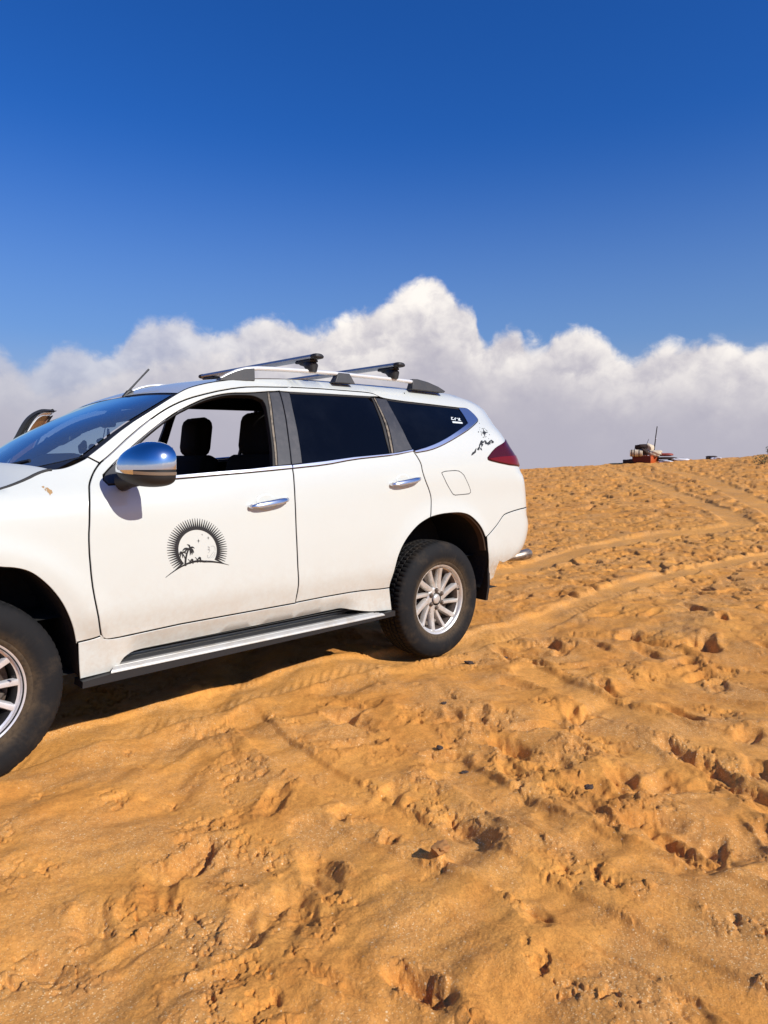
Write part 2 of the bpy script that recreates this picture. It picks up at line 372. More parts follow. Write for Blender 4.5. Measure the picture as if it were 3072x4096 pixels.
# outlines of the panels, windows and gaps on the body side: (distance along the car, height) in metres
TRACED = {
 'top_gap': [(2.457,1.725),(2.25,1.73),(1.971,1.722),(1.779,1.717),(1.673,1.71),(1.479,1.699),(1.383,1.685),(1.266,1.66),(1.183,1.638),(1.103,1.615),(1.025,1.584),(0.949,1.545),(0.849,1.479),(0.748,1.403),(0.65,1.323),(0.604,1.292),(0.565,1.25),(0.539,1.214),(0.524,1.189),(0.509,1.141),(0.502,1.094),(0.496,1.026),(0.491,0.979),(0.49,0.901),(0.495,0.783),(0.506,0.687),(0.525,0.579),(0.535,0.535),(0.546,0.517),(0.569,0.506)],
 'seam_A': [(0.559,1.32),(0.604,1.292)],
 'ws_edge': [(0.557,1.321),(0.61,1.358),(0.62,1.366),(0.763,1.469),(0.886,1.543),(0.956,1.586),(1.041,1.637)],
 'door_bottom': [(0.569,0.506),(0.913,0.52),(1.592,0.524),(1.592,0.527),(1.786,0.531),(2.033,0.531),(2.215,0.52),(2.301,0.517)],
 'C_gap': [(2.526,1.351),(2.544,1.317),(2.571,1.27),(2.574,1.224),(2.597,1.164),(2.635,1.096),(2.651,1.042),(2.653,1.04),(2.637,0.968),(2.626,0.931)],
 'r_arch': [(2.301,0.517),(2.301,0.561),(2.317,0.642),(2.338,0.711),(2.387,0.788),(2.459,0.854),(2.534,0.901),(2.626,0.931),(2.721,0.945),(2.851,0.947),(2.936,0.942),(3.023,0.921),(3.109,0.862),(3.154,0.814),(3.186,0.76),(3.214,0.67),(3.244,0.585),(3.284,0.485)],
 'f_arch': [(0.136,0.881),(0.194,0.873),(0.248,0.851),(0.295,0.808),(0.337,0.757),(0.372,0.698),(0.398,0.631),(0.417,0.571),(0.429,0.513),(0.434,0.447),(0.441,0.38),(0.446,0.349)],
 'bumper_line': [(3.2,0.762),(3.258,0.788),(3.325,0.831),(3.365,0.865),(3.399,0.894),(3.429,0.907),(3.537,0.923),(3.646,0.935)],
 'lamp': [(3.486,1.445),(3.344,1.382),(3.236,1.308),(3.237,1.295),(3.25,1.286),(3.368,1.267),(3.494,1.251),(3.588,1.23)],
 'dlo_top_f': [(1.666,1.684),(1.59,1.678),(1.463,1.662),(1.344,1.655),(1.259,1.638),(1.176,1.614),(1.095,1.578),(1.016,1.54),(0.938,1.491),(0.866,1.441),(0.805,1.397),(0.765,1.367),(0.686,1.306)],
 'dlo_bot_f': [(0.604,1.239),(0.598,1.216),(0.611,1.195),(0.777,1.202),(0.91,1.213),(1.002,1.218),(1.145,1.227),(1.324,1.237),(1.467,1.246),(1.597,1.255)],
 'dlo_bot_r': [(1.597,1.255),(1.819,1.271),(2.034,1.301),(2.351,1.325),(2.525,1.347)],
 'chrome_top_r': [(1.601,1.273),(1.826,1.292),(2.038,1.314),(2.355,1.336),(2.527,1.361)],
 'dlo_top_r': [(1.666,1.684),(1.735,1.684),(1.994,1.689),(2.356,1.693),(2.433,1.698)],
 'opening_f': [(0.943,1.233),(0.836,1.226),(0.742,1.22),(0.758,1.337),(0.823,1.401),(0.885,1.446),(0.946,1.487),(1.024,1.535),(1.098,1.571),(1.179,1.606),(1.262,1.63),(1.341,1.646),(1.459,1.654),(1.549,1.65),(1.557,1.614),(1.54,1.555),(1.522,1.452),(1.506,1.37),(1.478,1.265),(1.334,1.255)],
 'B_seam': [(1.673,1.71),(1.666,1.684),(1.661,1.645),(1.658,1.611),(1.646,1.525),(1.628,1.433),(1.612,1.35),(1.596,1.273),(1.597,1.255)],
 'B_trim_r': [(1.668,1.683),(1.733,1.682),(1.716,1.583),(1.701,1.455),(1.683,1.351),(1.67,1.282),(1.599,1.275),(1.614,1.35),(1.631,1.433),(1.649,1.525),(1.661,1.611),(1.664,1.646)],
 'glass_r': [(1.733,1.678),(1.99,1.684),(2.327,1.688),(2.358,1.654),(2.346,1.548),(2.328,1.44),(2.322,1.336),(2.038,1.314),(1.826,1.292),(1.672,1.282),(1.684,1.355),(1.702,1.459),(1.717,1.584)],
 'C_trim': [(2.395,1.689),(2.488,1.681),(2.49,1.575),(2.502,1.432),(2.524,1.362),(2.361,1.337),(2.381,1.451),(2.397,1.539),(2.39,1.618)],
 'glass_q': [(2.484,1.684),(2.643,1.675),(2.841,1.669),(3.178,1.658),(3.178,1.604),(3.162,1.548),(2.994,1.486),(2.864,1.439),(2.747,1.4),(2.641,1.375),(2.524,1.356),(2.501,1.429),(2.484,1.543),(2.48,1.645)],
 'chrome_q': [(2.531,1.351),(2.544,1.34),(2.68,1.357),(2.789,1.385),(2.907,1.424),(3.11,1.496),(3.271,1.557),(3.302,1.571),(3.317,1.586),(3.315,1.617),(3.292,1.655),(3.273,1.661),(3.183,1.659),(3.181,1.604),(3.163,1.547),(2.993,1.485),(2.863,1.437),(2.747,1.399),(2.641,1.373)],
 'dlo_q_out': [(2.527,1.351),(2.544,1.34),(2.68,1.357),(2.789,1.385),(2.907,1.424),(3.11,1.496),(3.271,1.557),(3.302,1.571),(3.317,1.586),(3.315,1.617),(3.292,1.655),(3.273,1.661),(3.181,1.66),(2.843,1.671),(2.645,1.677),(2.486,1.686),(2.433,1.698)],
 'fuel': [(2.748,1.211),(2.764,1.217),(2.79,1.222),(2.883,1.225),(2.92,1.221),(2.941,1.212),(2.971,1.193),(3.019,1.125),(3.039,1.089),(3.04,1.073),(3.02,1.063),(2.879,1.06),(2.86,1.066),(2.842,1.082),(2.795,1.138)],
 'bumper_f_line': [(0.437,0.519),(0.501,0.524),(0.533,0.531)],
 'hood_gap': [(0.176,1.193),(0.223,1.206),(0.289,1.23),(0.34,1.254),(0.38,1.267)],
 'ws_base': [(0.38,1.267),(0.434,1.27),(0.467,1.278),(0.501,1.291),(0.536,1.307),(0.557,1.321)],
}
# ------------------------------------------------------------------ outlines on the body side, as (u, z) in metres
L = dict(TRACED)
L['B_gap'] = [(1.597,1.255),(1.590,1.18),(1.587,1.10),(1.586,1.0),(1.586,.91),(1.592,.73),(1.598,.64),(1.597,.58),(1.592,.527)]
L['top_gap'] = [(2.40,1.722),(2.2,1.722),(1.971,1.721),(1.779,1.716)]+L['top_gap'][4:]
def rear_gap(z): return float(X_REAR(z)-R_REAR(z)+R_REAR(z)*.95)
def u_mid(z):
    R = R_REAR(z); return float(X_REAR(z)-R+R*math.pi/2+half_width(X_REAR(z)-R, z)-R)
def resample(poly, step=.03):
    out = []
    n = len(poly)
    for i in range(n):
        a, b = np.array(poly[i]), np.array(poly[(i+1) % n]); k = max(1, int(np.linalg.norm(b-a)/step))
        out += [a+(b-a)*j/k for j in range(k)]
    return [q for i, q in enumerate(out) if np.linalg.norm(q-out[i-1]) > 1e-4]
def smooth_line(pts, it=1):
    pts = [np.array(q, float) for q in pts]
    for _ in range(it):
        o = [pts[0]]
        for a, b in zip(pts[:-1], pts[1:]): o += [a*.75+b*.25, a*.25+b*.75]
        pts = o+[pts[-1]]
    return [tuple(q) for q in pts]
def relax(poly, it=2):
    pts = [np.array(q, float) for q in poly]
    for _ in range(it):
        n = len(pts); o = []
        for i in range(n):
            a, b, c = pts[i-1], pts[i], pts[(i+1) % n]; u, v = b-a, c-b; lu, lv = np.linalg.norm(u), np.linalg.norm(v)
            ang = abs(math.atan2(u[0]*v[1]-u[1]*v[0], u@v)) if lu > 1e-6 and lv > 1e-6 else 9
            if .06 < ang < .65 and min(lu, lv) > .006: o += [b-u*min(.25, .05/lu), b+v*min(.25, .05/lv)]
            else: o.append(b)
        pts = o
    return pts
def area(p): return .5*sum(p[i-1][0]*p[i][1]-p[i][0]*p[i-1][1] for i in range(len(p)))
def inset(poly, d):
    n = len(poly); out = []
    for i in range(n):
        a, b, c = np.array(poly[i-1]), np.array(poly[i]), np.array(poly[(i+1) % n])
        t1 = b-a; t1 = t1/max(np.linalg.norm(t1), 1e-9); t2 = c-b; t2 = t2/max(np.linalg.norm(t2), 1e-9)
        n1 = np.array([-t1[1], t1[0]]); n2 = np.array([-t2[1], t2[0]]); m = n1+n2; l = np.linalg.norm(m)
        m = n1 if l < .3 else m/l; k = min(1/max(m@n1, .5), 1.8)
        out.append(b+m*d*k)
    return out
def inside(p, poly):
    x, y = p[:, 0], p[:, 1]; r = np.zeros(len(p), bool); P2 = np.array(poly)
    for (x1, y1), (x2, y2) in zip(P2, np.roll(P2, -1, 0)):
        c = ((y1 > y) != (y2 > y))
        if y1 != y2: r ^= c & (x < (x2-x1)*(y-y1)/(y2-y1)+x1)
    return r
def panel_geo(poly, off=0., gap=.0034, bevel=.002, depth=.022, cell=.035):
    """closed outline in (u,z) -> panel lying on the body surface with turned-in edges"""
    poly = resample([tuple(q) for q in relax(poly)])
    if area(poly) < 0: poly = poly[::-1]
    r1 = inset(poly, gap) if gap else [np.array(q) for q in poly]; r0 = inset(r1, bevel)
    A = np.array(r0); lo, hi = A.min(0), A.max(0)
    gx = np.arange(lo[0]+cell*.5, hi[0], cell); gz = np.arange(lo[1]+cell*.5, hi[1], cell)
    g = np.array([(x, z) for x in gx for z in gz]) if len(gx)*len(gz) else np.zeros((0, 2))
    if len(g):
        g = g[inside(g, r0)]
        if len(g):
            dd = np.min(np.linalg.norm(g[:, None, :]-A[None], axis=2), 1); g = g[dd > cell*.4]
    n = len(r0)
    vs = [Vector((float(q[0]), float(q[1]))) for q in list(r0)+list(g)]
    V, E, F, *_ = delaunay_2d_cdt(vs, [(i, (i+1) % n) for i in range(n)], [], 1, 1e-6)
    V = np.array([(v.x, v.y) for v in V])
    if len(F):
        cen = np.array([V[list(f)].mean(0) for f in F]); ok = inside(cen, r0); F = [f for f, k in zip(F, ok) if k]
    S = P(V[:, 0], V[:, 1])+N(V[:, 0], V[:, 1])*off
    fs = []
    for f in F:
        a, b, c = (V[i] for i in f[:3]); fs.append(tuple(f) if np.cross(b-a, c-a) > 0 else tuple(reversed(f)))
    verts = list(S); k = len(verts)
    ring0 = [int(np.argmin(np.linalg.norm(V-q, axis=1))) for q in r0]
    q = np.array(r1); n1 = N(q[:, 0], q[:, 1]); s1 = P(q[:, 0], q[:, 1])
    verts += list(s1+n1*(off-bevel)); verts += list(s1+n1*(off-bevel-depth))
    for i in range(n):
        j = (i+1) % n
        fs.append((ring0[i], k+i, k+j, ring0[j])); fs.append((k+i, k+n+i, k+n+j, k+j))
    return np.array(verts), fs, n
def mirror_geo(g): return g[0]*np.array([1, -1, 1]), [tuple(reversed(f)) for f in g[1]], g[2]
def skirt_slot(o, g, mat, parts=1):
    if mat is not M_['paint']: return o
    o.data.materials.append(M_['seam']); nf = len(g[1])  # deep panel edges coloured black so the gaps look shaded
    for r in range(parts):
        for i in range(g[2]): o.data.polygons[nf*r+nf-1-2*i].material_index = 1
    return o
def flip_test(g):
    return g
def panel(name, poly, mat, parent, side=0, **kw):
    g = panel_geo(poly, **kw)
    if side: g = mirror_geo(g)
    return skirt_slot(mesh(name, g[0], g[1], mat, parent, 32.), g, mat)
def both(name, poly, mat, parent, **kw):
    g = panel_geo(poly, **kw); h = mirror_geo(g); k = len(g[0])
    return skirt_slot(mesh(name, np.concatenate([g[0], h[0]]), list(g[1])+[tuple(i+k for i in f) for f in h[1]], mat, parent, 32.), g, mat, 2)

# ------------------------------------------------------------------ the car
car = empty('parked_car', MW)
tag(car, 'white off-road car with roof bars and a sun emblem, parked on the sand', 'car')
# outlines assembled from the shared lines, so that neighbouring panels meet along the same gap
top_door = L['top_gap'][:17]            # along the roof and down the windscreen pillar
front_gap = L['top_gap'][17:]
i_seam = 15
ws_edge = [L['ws_edge'][0]]+L['ws_edge'][1:2]+L['ws_edge'][3:]
roof_e = [(1.041,1.637),(1.09,1.662),(1.145,1.682),(1.243,1.708),(1.36,1.730),(1.513,1.750),(1.795,1.772),(2.1,1.784),(2.4,1.787),(2.85,1.787),(3.0,1.785)]
a_foot = (.604,1.292)
body_poly = ([L['ws_edge'][0]]+ws_edge[1:]+roof_e[1:]+[(3.13,1.785),(rear_gap(1.78),1.78)]
    +[(rear_gap(z), z) for z in (1.765,1.74,1.70,1.66,1.6,1.54,1.48,1.42,1.36,1.30,1.24,1.18,1.1,1.0,.94)]
    +L['bumper_line'][::-1]+L['r_arch'][7:-3][::-1]
    +[L['C_gap'][9],L['C_gap'][8],(2.651,1.041)]+L['C_gap'][:6][::-1]
    +L['dlo_q_out'][1:]+[(2.40,1.722)]+L['top_gap'][1:16])
body_poly = [tuple(q) for q in body_poly]
arch_front = [(-.452,.42),(-.445,.50),(-.42,.62),(-.37,.74),(-.29,.835),(-.18,.897),(-.06,.918),(.05,.905)]+L['f_arch'][:9]+[(.434,.512)]
fender_poly = ([(-.42,.62)]+arch_front[3:]+L['bumper_f_line']+[(.546,.517)]+front_gap[:-2][::-1]+[(.539,1.214),(.565,1.25),a_foot,L['seam_A'][0]]
    +L['ws_base'][:-1][::-1]+L['hood_gap'][:-1][::-1]+[(.0,1.148),(-.25,1.085),(-.50,1.00),(-.62,.93),(-.62,.80),(-.50,.70)])
door_f = (L['top_gap'][3:]+L['door_bottom'][1:4]+L['B_gap'][:-1][::-1]+L['dlo_bot_f'][::-1]+[(.612,1.245)]+L['dlo_top_f'][::-1])
door_f = [q for i, q in enumerate(door_f) if i == 0 or q != door_f[i-1]]
door_r = (L['B_gap']+L['door_bottom'][4:]+L['r_arch'][1:8]+[(2.637,.968),(2.651,1.041)]+L['C_gap'][:6][::-1]+L['dlo_bot_r'][:-1][::-1])
frame_r = (L['B_seam'][:2]+L['dlo_top_r'][1:]+L['top_gap'][:4])
skirt = ([(.446,.349),(.61,.355),(.624,.376),(.638,.402),(.658,.414),(.70,.420),(1.11,.424),(1.6,.428),(1.9,.433),(1.95,.434),(2.003,.420),(2.165,.383),(2.336,.369),(2.301,.517)]
    +L['door_bottom'][:-1][::-1]+L['bumper_f_line'][::-1]+[(.441,.40)])
bump_r = (L['bumper_line']+[(rear_gap(.94)+.05,.94)]+[(u_mid(z)+.0, z) for z in (.94,.90,.85,.8,.75,.7,.65,.60,.57)]+[(3.75,.57),(3.572,.58),(3.493,.563),(3.436,.547),(3.384,.567),(3.341,.452),(3.291,.434),(3.284,.485),(3.244,.585),(3.214,.67)])
pit, cel = M_['paint'], .035
both('body_shell', body_poly, pit, car)
both('inner_trim', inset(resample(body_poly), .012) if area(body_poly) > 0 else inset(resample(body_poly[::-1]), .012), M_['liner'], car, off=-.03, gap=0., depth=.002)
def edge_curve(t_pts): return P(np.array([q[0] for q in t_pts]), np.array([q[1] for q in t_pts]))
# --- roof skin: from edge to edge, with a slight crown
re_ = [roof_e[0]]+roof_e[1:]+[(3.1,1.785)]+[(3.1+(u_mid(1.785)-3.1)*k/10, 1.785) for k in range(1, 11)]
E_ = edge_curve(smooth_line(re_, 1)); nE = len(E_); s_ = np.linspace(-1, 1, 25)
arc = np.concatenate([[0], np.cumsum(np.linalg.norm(np.diff(E_, axis=0), axis=1))])
def roof_pt(i, s, dz=0.):
    x, y, z = E_[i]; k = 1-s*s; hw = abs(y)/.6
    return (x+.02*k*math.exp(-arc[i]/.3), abs(y)*s, z+.032*k*min(1, hw*hw)+dz)
mb = MB(); mb.grid([[roof_pt(i, s) for s in s_] for i in range(nE)]); roof = mb.build('roof_panel', pit, car)
mb = MB(); mb.grid([[roof_pt(i, s, -.035) for s in s_*.99] for i in range(nE)]); mb.build('headliner', M_['liner'], car)
for side in (0, 1): panel('roof_side_lining', [(1.15,1.64),(1.45,1.675),(1.7,1.695),(2.4,1.70),(3.1,1.69),(3.1,1.76),(2.4,1.77),(1.7,1.755),(1.3,1.71)], M_['liner'], car, side, off=-.042, gap=0., depth=.002)
# --- windscreen
we = edge_curve(smooth_line(ws_edge, 1)); nW = len(we); tw = np.concatenate([[0], np.cumsum(np.linalg.norm(np.diff(we, axis=0), axis=1))]); tw /= tw[-1]
def base_c(s): return np.array([.557-.34*(1-abs(s)**2.2), .745*s, 1.321-.105*(1-abs(s)**2.4)])
def top_c(s): k = 1-s*s; return np.array([1.041+.02*k, -we[-1][1]*s, 1.637+.032*k])
def screen_pt(t, i, s, d=0.):
    lin = (1-t)*base_c(1)+t*top_c(1); e = we[i]*np.array([1, -1, 1]); dv = e-lin
    q = (1-t)*base_c(s)+t*top_c(s)+np.array([dv[0], dv[1]*s, dv[2]]); q = q+np.array([-.03, 0, .02])*(1-s*s)*math.sin(math.pi*t)
    return q+np.array([.5, 0, -.85])*d
G = np.array([[screen_pt(tw[i], i, s) for s in np.linspace(-1, 1, 41)] for i in range(nW)])
ws = MB().grid(G[1:-1, 1:-1]).build('windshield', M_['windscreen'], car)
# black ceramic border of the screen
brd = MB()
G2 = np.array([[screen_pt(tw[i], i, s, .004) for s in (np.concatenate([[-1, -.955], np.linspace(-.9, .9, 25), [.955, 1]]))] for i in range(nW)])
brd.grid(G2[:, :2]); brd.grid(G2[:, -2:]); brd.grid(G2[:2]); brd.grid(G2[-2:])
brd.build('windshield_border', M_['black'], ws)
# cowl and wiper at the foot of the screen
cw = MB().grid([[base_c(s)+np.array(d) for s in np.linspace(-.97, .97, 31)] for d in ((.03, 0, .012), (-.03, 0, -.008), (-.10, 0, -.045))])
cw.build('cowl', M_['black'], car)
wp = MB(); wp.tube([base_c(s)+np.array([-.015+.03*(s+.4), 0, .028+.01*abs(s)]) for s in np.linspace(-.75, .3, 12)], .009, 6); wp.tube([base_c(.3)+np.array([-.05, 0, .0]), base_c(.0)+np.array([.0, 0, .04])], .012, 6)
wp.build('wiper', M_['black'], car)
# --- bonnet
hg = L['hood_gap'][::-1]+[(.0,1.148),(-.25,1.085),(-.50,1.00),(-.62,.93)]
he = edge_curve(smooth_line([(.40,1.268)]+hg, 1))
G = []
for i, e in enumerate(he):
    k = i/(len(he)-1); row = []
    for s in np.linspace(-1, 1, 33):
        c = 1-abs(s)**2.4; x = e[0]+(-.30*(1-k)-.22*k)*c*(.6+.4*c); row.append((x, abs(e[1])*s*.995, e[2]+.012+(.030-.02*k)*c-.008*abs(s)**8*2))
    G.append(row)
G += [[(q[0]-.01, q[1], q[2]-.04) for q in G[-1]]]
hd = MB().grid(G, flip=True).build('hood', pit, car)
for sg in (1, -1): MB().tube([(q[0], sg*q[1], q[2]-.008) for q in he], .010, 6).build('hood_seal', M_['rubber'], hd)
# engine bay floor under the bonnet so that its gap reads dark
MB().grid([[(x, y, .98) for y in (-.74, .74)] for x in (-.6, .5)]).build('engine_bay', M_['underbody'], car)
# --- wings, doors, skirts, bumpers on both sides
def dark_back(name, poly, parent, side, off=-.028):
    p = resample(poly); p = p if area(p) > 0 else p[::-1]
    return panel(name, inset(p, -.004), M_['seam'], parent, side, off=off, gap=0., bevel=.001, depth=.001, cell=.08)
LOGO = {}
def uvmap(px, py):       # drawing sheet of the sun emblem -> door surface
    return (1.003+(px-730)*.000439, .873-(py-600)*.000417-(px-730)*.0000387)
def flat_geo(polys, fn, off=.0009, th=.0008):
    """thin vinyl shapes on the body surface"""
    V, F = [], []
    for poly in polys:
        poly = [fn(*q) for q in poly]; 
        if area(poly) < 0: poly = poly[::-1]
        n = len(poly); vs = [Vector(q) for q in poly]
        v, e, f, *_ = delaunay_2d_cdt(vs, [(i, (i+1) % n) for i in range(n)], [], 1, 1e-7)
        v = np.array([(q.x, q.y) for q in v]); k = len(V)
        cen = np.array([v[list(t)].mean(0) for t in f]) if f else np.zeros((0, 2)); ok = inside(cen, poly) if f else []
        S = P(v[:, 0], v[:, 1])+N(v[:, 0], v[:, 1])*off; V += list(S)
        for t, o_ in zip(f, ok):
            if not o_: continue
            a, b, c = (v[i] for i in t[:3]); t = tuple(t) if np.cross(b-a, c-a) > 0 else tuple(reversed(t)); F.append(tuple(i+k for i in t))
    return V, F
def stroke(pts, w0, w1=None, wm=None):
    """a brush stroke as a polygon; widths at start, end and middle"""
    pts = [np.array(q, float) for q in pts]; n = len(pts); w1 = w0 if w1 is None else w1; l, r = [], []
    for i, q in enumerate(pts):
        t = pts[min(i+1, n-1)]-pts[max(i-1, 0)]; t = t/max(np.linalg.norm(t), 1e-9); nn = np.array([-t[1], t[0]]); k = i/(n-1)
        w = w0+(w1-w0)*k
        if wm is not None: w += (wm-(w0+w1)/2)*math.sin(math.pi*k)
        l.append(tuple(q+nn*w/2)); r.append(tuple(q-nn*w/2))
    return l+r[::-1]
def quad_curve(a, b, c, n=8):
    a, b, c = map(np.array, (a, b, c)); return [tuple((1-t)**2*a+2*t*(1-t)*b+t*t*c) for t in np.linspace(0, 1, n)]
def emblem(parent):
    cx, cy, ri, ro = 730, 600, 230, 257
    pol = []
    a0, a1 = R_(-30), R_(222)
    def pt(r, a): return (cx+r*math.cos(a), cy-r*math.sin(a))
    aa = np.linspace(a0, a1, 70)
    for i in range(len(aa)-1): pol.append([pt(ri, aa[i]), pt(ri, aa[i+1]), pt(ro+2, aa[i+1]), pt(ro+2, aa[i])])
    n = 52
    for i in range(n):
        a = a0+(a1-a0)*(i+.5)/n; h = (a1-a0)/n*.52; rr = 362
        pol.append([pt(ro, a-h), pt(rr, a-h*.16), pt(rr, a+h*.16), pt(ro, a+h)])
    dune = quad_curve((345, 910), (620, 700), (800, 740), 14)[:-1]+quad_curve((800, 740), (940, 735), (1110, 785), 12)
    for i in range(len(dune)-1):
        k = (i+.5)/(len(dune)-1); w = 6+26*math.sin(math.pi*k)**.8
        k2 = (i+1.5)/(len(dune)-1); w2 = 6+26*math.sin(math.pi*min(k2, 1))**.8
        (x1, y1), (x2, y2) = dune[i], dune[i+1]; pol.append([(x1, y1-w*.5), (x2, y2-w2*.5), (x2, y2+w2*.3), (x1, y1+w*.3)])
    # palms
    pol.append(stroke(quad_curve((577, 785), (572, 720), (598, 640), 8)+quad_curve((602, 630), (612, 600), (625, 590), 4), 24, 17))
    pol.append(stroke(quad_curve((578, 740), (585, 700), (545, 640), 7), 15, 10))
    def frond(c, e, ctl, w=15): pol.append(stroke(quad_curve(c, ctl, e, 8), 9, 4, w*1.3))
    for e, ctl in (((545, 618), (570, 570)), ((690, 585), (660, 555)), ((678, 640), (672, 585)), ((600, 540), (645, 545)), ((632, 665), (650, 610)), ((655, 660), (670, 615)), ((570, 640), (590, 580))): frond((627, 588), e, ctl, 16)
    for e, ctl in (((508, 660), (512, 630)), ((520, 690), (520, 640)), ((512, 628), (530, 618)), ((590, 650), (575, 620)), ((545, 695), (550, 650)), ((585, 625), (570, 615))): frond((545, 632), e, ctl, 12)
    # camels
    for ox, oy, s in ((605, 762, 1.0), (690, 748, 1.12)):
        f = lambda x, y: (ox+x*s, oy-y*s)
        pol.append([f(0, 52), f(6, 57), f(14, 52), f(20, 40), f(26, 38), f(34, 46), f(42, 58), f(54, 60), f(66, 52), f(68, 30), f(60, 30), f(44, 34), f(30, 28), f(18, 30), f(10, 44)])
        for x, l in ((24, 0), (31, 3), (58, 2), (65, 5)): pol.append(stroke([f(x, 34), f(x-2, 16), f(x+1, -2+l)], 9, 6))
    # stars
    for x, y, r in ((740, 497, 27), (860, 462, 22), (787, 425, 13)):
        pol.append([(x, y-r), (x+r*.14, y-r*.14), (x+r*.8, y), (x+r*.14, y+r*.14), (x, y+r), (x-r*.14, y+r*.14), (x-r*.8, y), (x-r*.14, y-r*.14)])
    V, F = flat_geo(pol, uvmap); mesh('emblem', V, F, M_['decal'], parent, None)
    # the fine sketch of a veiled head at the right of the sun
    sk = [stroke(quad_curve((850, 565), (880, 575), (862, 600), 6), 4), stroke(quad_curve((848, 590), (900, 600), (850, 640), 7), 3), stroke(quad_curve((890, 560), (950, 545), (938, 610), 8), 3),
          stroke(quad_curve((845, 660), (835, 710), (870, 690), 7), 4), stroke(quad_curve((870, 690), (900, 640), (925, 625), 7), 3), stroke(quad_curve((880, 700), (915, 670), (940, 630), 7), 2.5), stroke(quad_curve((905, 700), (930, 680), (940, 650), 5), 2.5), stroke(quad_curve((830, 735), (850, 722), (860, 728), 4), 3), stroke([(850, 566), (872, 570)], 8), stroke([(850, 600), (875, 603)], 6)]
    V, F = flat_geo(sk, uvmap); mesh('emblem_sketch', V, F, M_['decal_grey'], parent, None)
def handle(parent, a, b, side):
    """chrome pull between two points of the door, standing on two feet over a dished recess"""
    a, b = np.array(a), np.array(b); m = MB(); rows = []
    for k in np.linspace(0, 1, 19):
        q = a+(b-a)*k; o = P(q[0], q[1]); n = N(q[0], q[1]); lift = .012+.026*math.sin(math.pi*k)**.45; e = max(.18, 1-abs(2*k-1)**6)
        hgt = .0165*e*(1.-.15*(1-k)); th = .010*e
        ring = []
        for j in range(14):
            an = 2*math.pi*j/14; ca, sa = math.cos(an), math.sin(an)
            ring.append(o+n*(lift+th*np.sign(ca)*abs(ca)**.7-.35*hgt*sa)+np.array([0, 0, 1])*hgt*np.sign(sa)*abs(sa)**.8)
        rows.append(ring)
    m.grid(rows, close_v=True); k0 = len(m.v)-14; m.f.append(tuple(range(14))); m.f.append(tuple(range(k0, k0+14)))
    for k in (.04, .94):
        q = a+(b-a)*k; o = P(q[0], q[1]); n = N(q[0], q[1]); m.tube([o-n*.004, o+n*.022], .012, 8)
    if side: m.v = [(x, -y, z) for x, y, z in m.v]
    h = m.build('handle', M_['handle'], parent, 40.)
    d = MB(); c = (a+b)/2+np.array([-.01, .004]); g = []
    for r in (0, .25, .5, .75, .92, 1.): g.append([P(c[0]+.062*r*math.cos(t), c[1]+.045*r*math.sin(t))+N(c[0], c[1])*(.0006+.004*(r**3 if r < .9 else (1-r)*7)) for t in np.linspace(0, 2*math.pi, 28, endpoint=False)])
    d.grid(g, close_v=True)
    if side: d.v = [(x, -y, z) for x, y, z in d.v]
    d.build('handle_recess', M_['paint'], parent, 60.)
def door_front(side, parent, glass=False):
    d = panel('door', door_f, pit, parent, side)
    if side: panel('frame_inside', [(q[0]-.002, q[1]+.010) for q in L['dlo_top_f'][1:-1]]+[(q[0]-.016, q[1]+.036) for q in L['dlo_top_f'][1:-1]][::-1], M_['rail'], d, side, off=-.052, gap=0., depth=.004)
    if side: panel('frame_seal', [(q[0]-.016, q[1]+.037) for q in L['dlo_top_f'][1:-1]]+[(q[0]-.012, q[1]+.020) for q in L['top_gap'][4:17]][::-1], M_['seam'], d, side, off=-.050, gap=0., depth=.004)
    il = inset(resample(door_f if area(door_f) > 0 else door_f[::-1]), .010)
    panel('door_lining', il, M_['liner'], d, side, off=-.03, gap=0., depth=.002)
    # seal round the opening, pillar film, waist moulding
    op = L['opening_f']
    seal_o = L['dlo_top_f'][::-1][:-2]; 
    outer = [(.612,1.245)]+L['dlo_top_f'][::-1][1:]; inner = [op[3]]+op[4:13]
    poly = [(.612,1.245),(.70,1.318)]+L['dlo_top_f'][:-1][::-1][0:-1]+[(1.59,1.678),(1.577,1.60),(1.55,1.473),(1.53,1.37),(1.504,1.27)]+[(1.478,1.268),(1.506,1.37),(1.522,1.452),(1.538,1.555),(1.545,1.60),(1.535,1.628),(1.50,1.646),(1.459,1.652)]+op[11:3:-1]+[(.758,1.337),(.70,1.245)]
    panel('window_seal', poly, M_['rubber'], d, side, off=-.004, gap=.0008, depth=.03, cell=.02)
    panel('seal_strip', [(1.592,1.674),(1.577,1.60),(1.55,1.473),(1.53,1.37),(1.506,1.272),(1.494,1.272),(1.517,1.37),(1.537,1.473),(1.563,1.60),(1.578,1.672)], M_['beige_trim'], d, side, off=.0015, gap=.0004, bevel=.001, depth=.006, cell=.02)
    panel('pillar_trim', [(1.593,1.675),(1.664,1.682)]+L['B_seam'][2:7]+[(1.596,1.276),(1.507,1.269),(1.533,1.37),(1.553,1.473),(1.580,1.599)], M_['film'], d, side, off=-.001, gap=.0015, depth=.02)
    panel('waist_moulding', [(.70,1.199),(.777,1.202)]+L['dlo_bot_f'][4:]+[(1.598,1.274),(1.473,1.267),(1.333,1.255),(1.15,1.245),(.94,1.232),(.80,1.225),(.70,1.222)], M_['satin'], d, side, off=.003, gap=.0008, depth=.012)
    panel('mirror_base', [(.606,1.238),(.597,1.216),(.611,1.195),(.70,1.198),(.78,1.203),(.79,1.228),(.76,1.335),(.70,1.312)], M_['grey_plastic'], d, side, off=.004, gap=.001, depth=.012)
    handle(d, (1.292,1.064), (1.536,1.091), side)
    return d
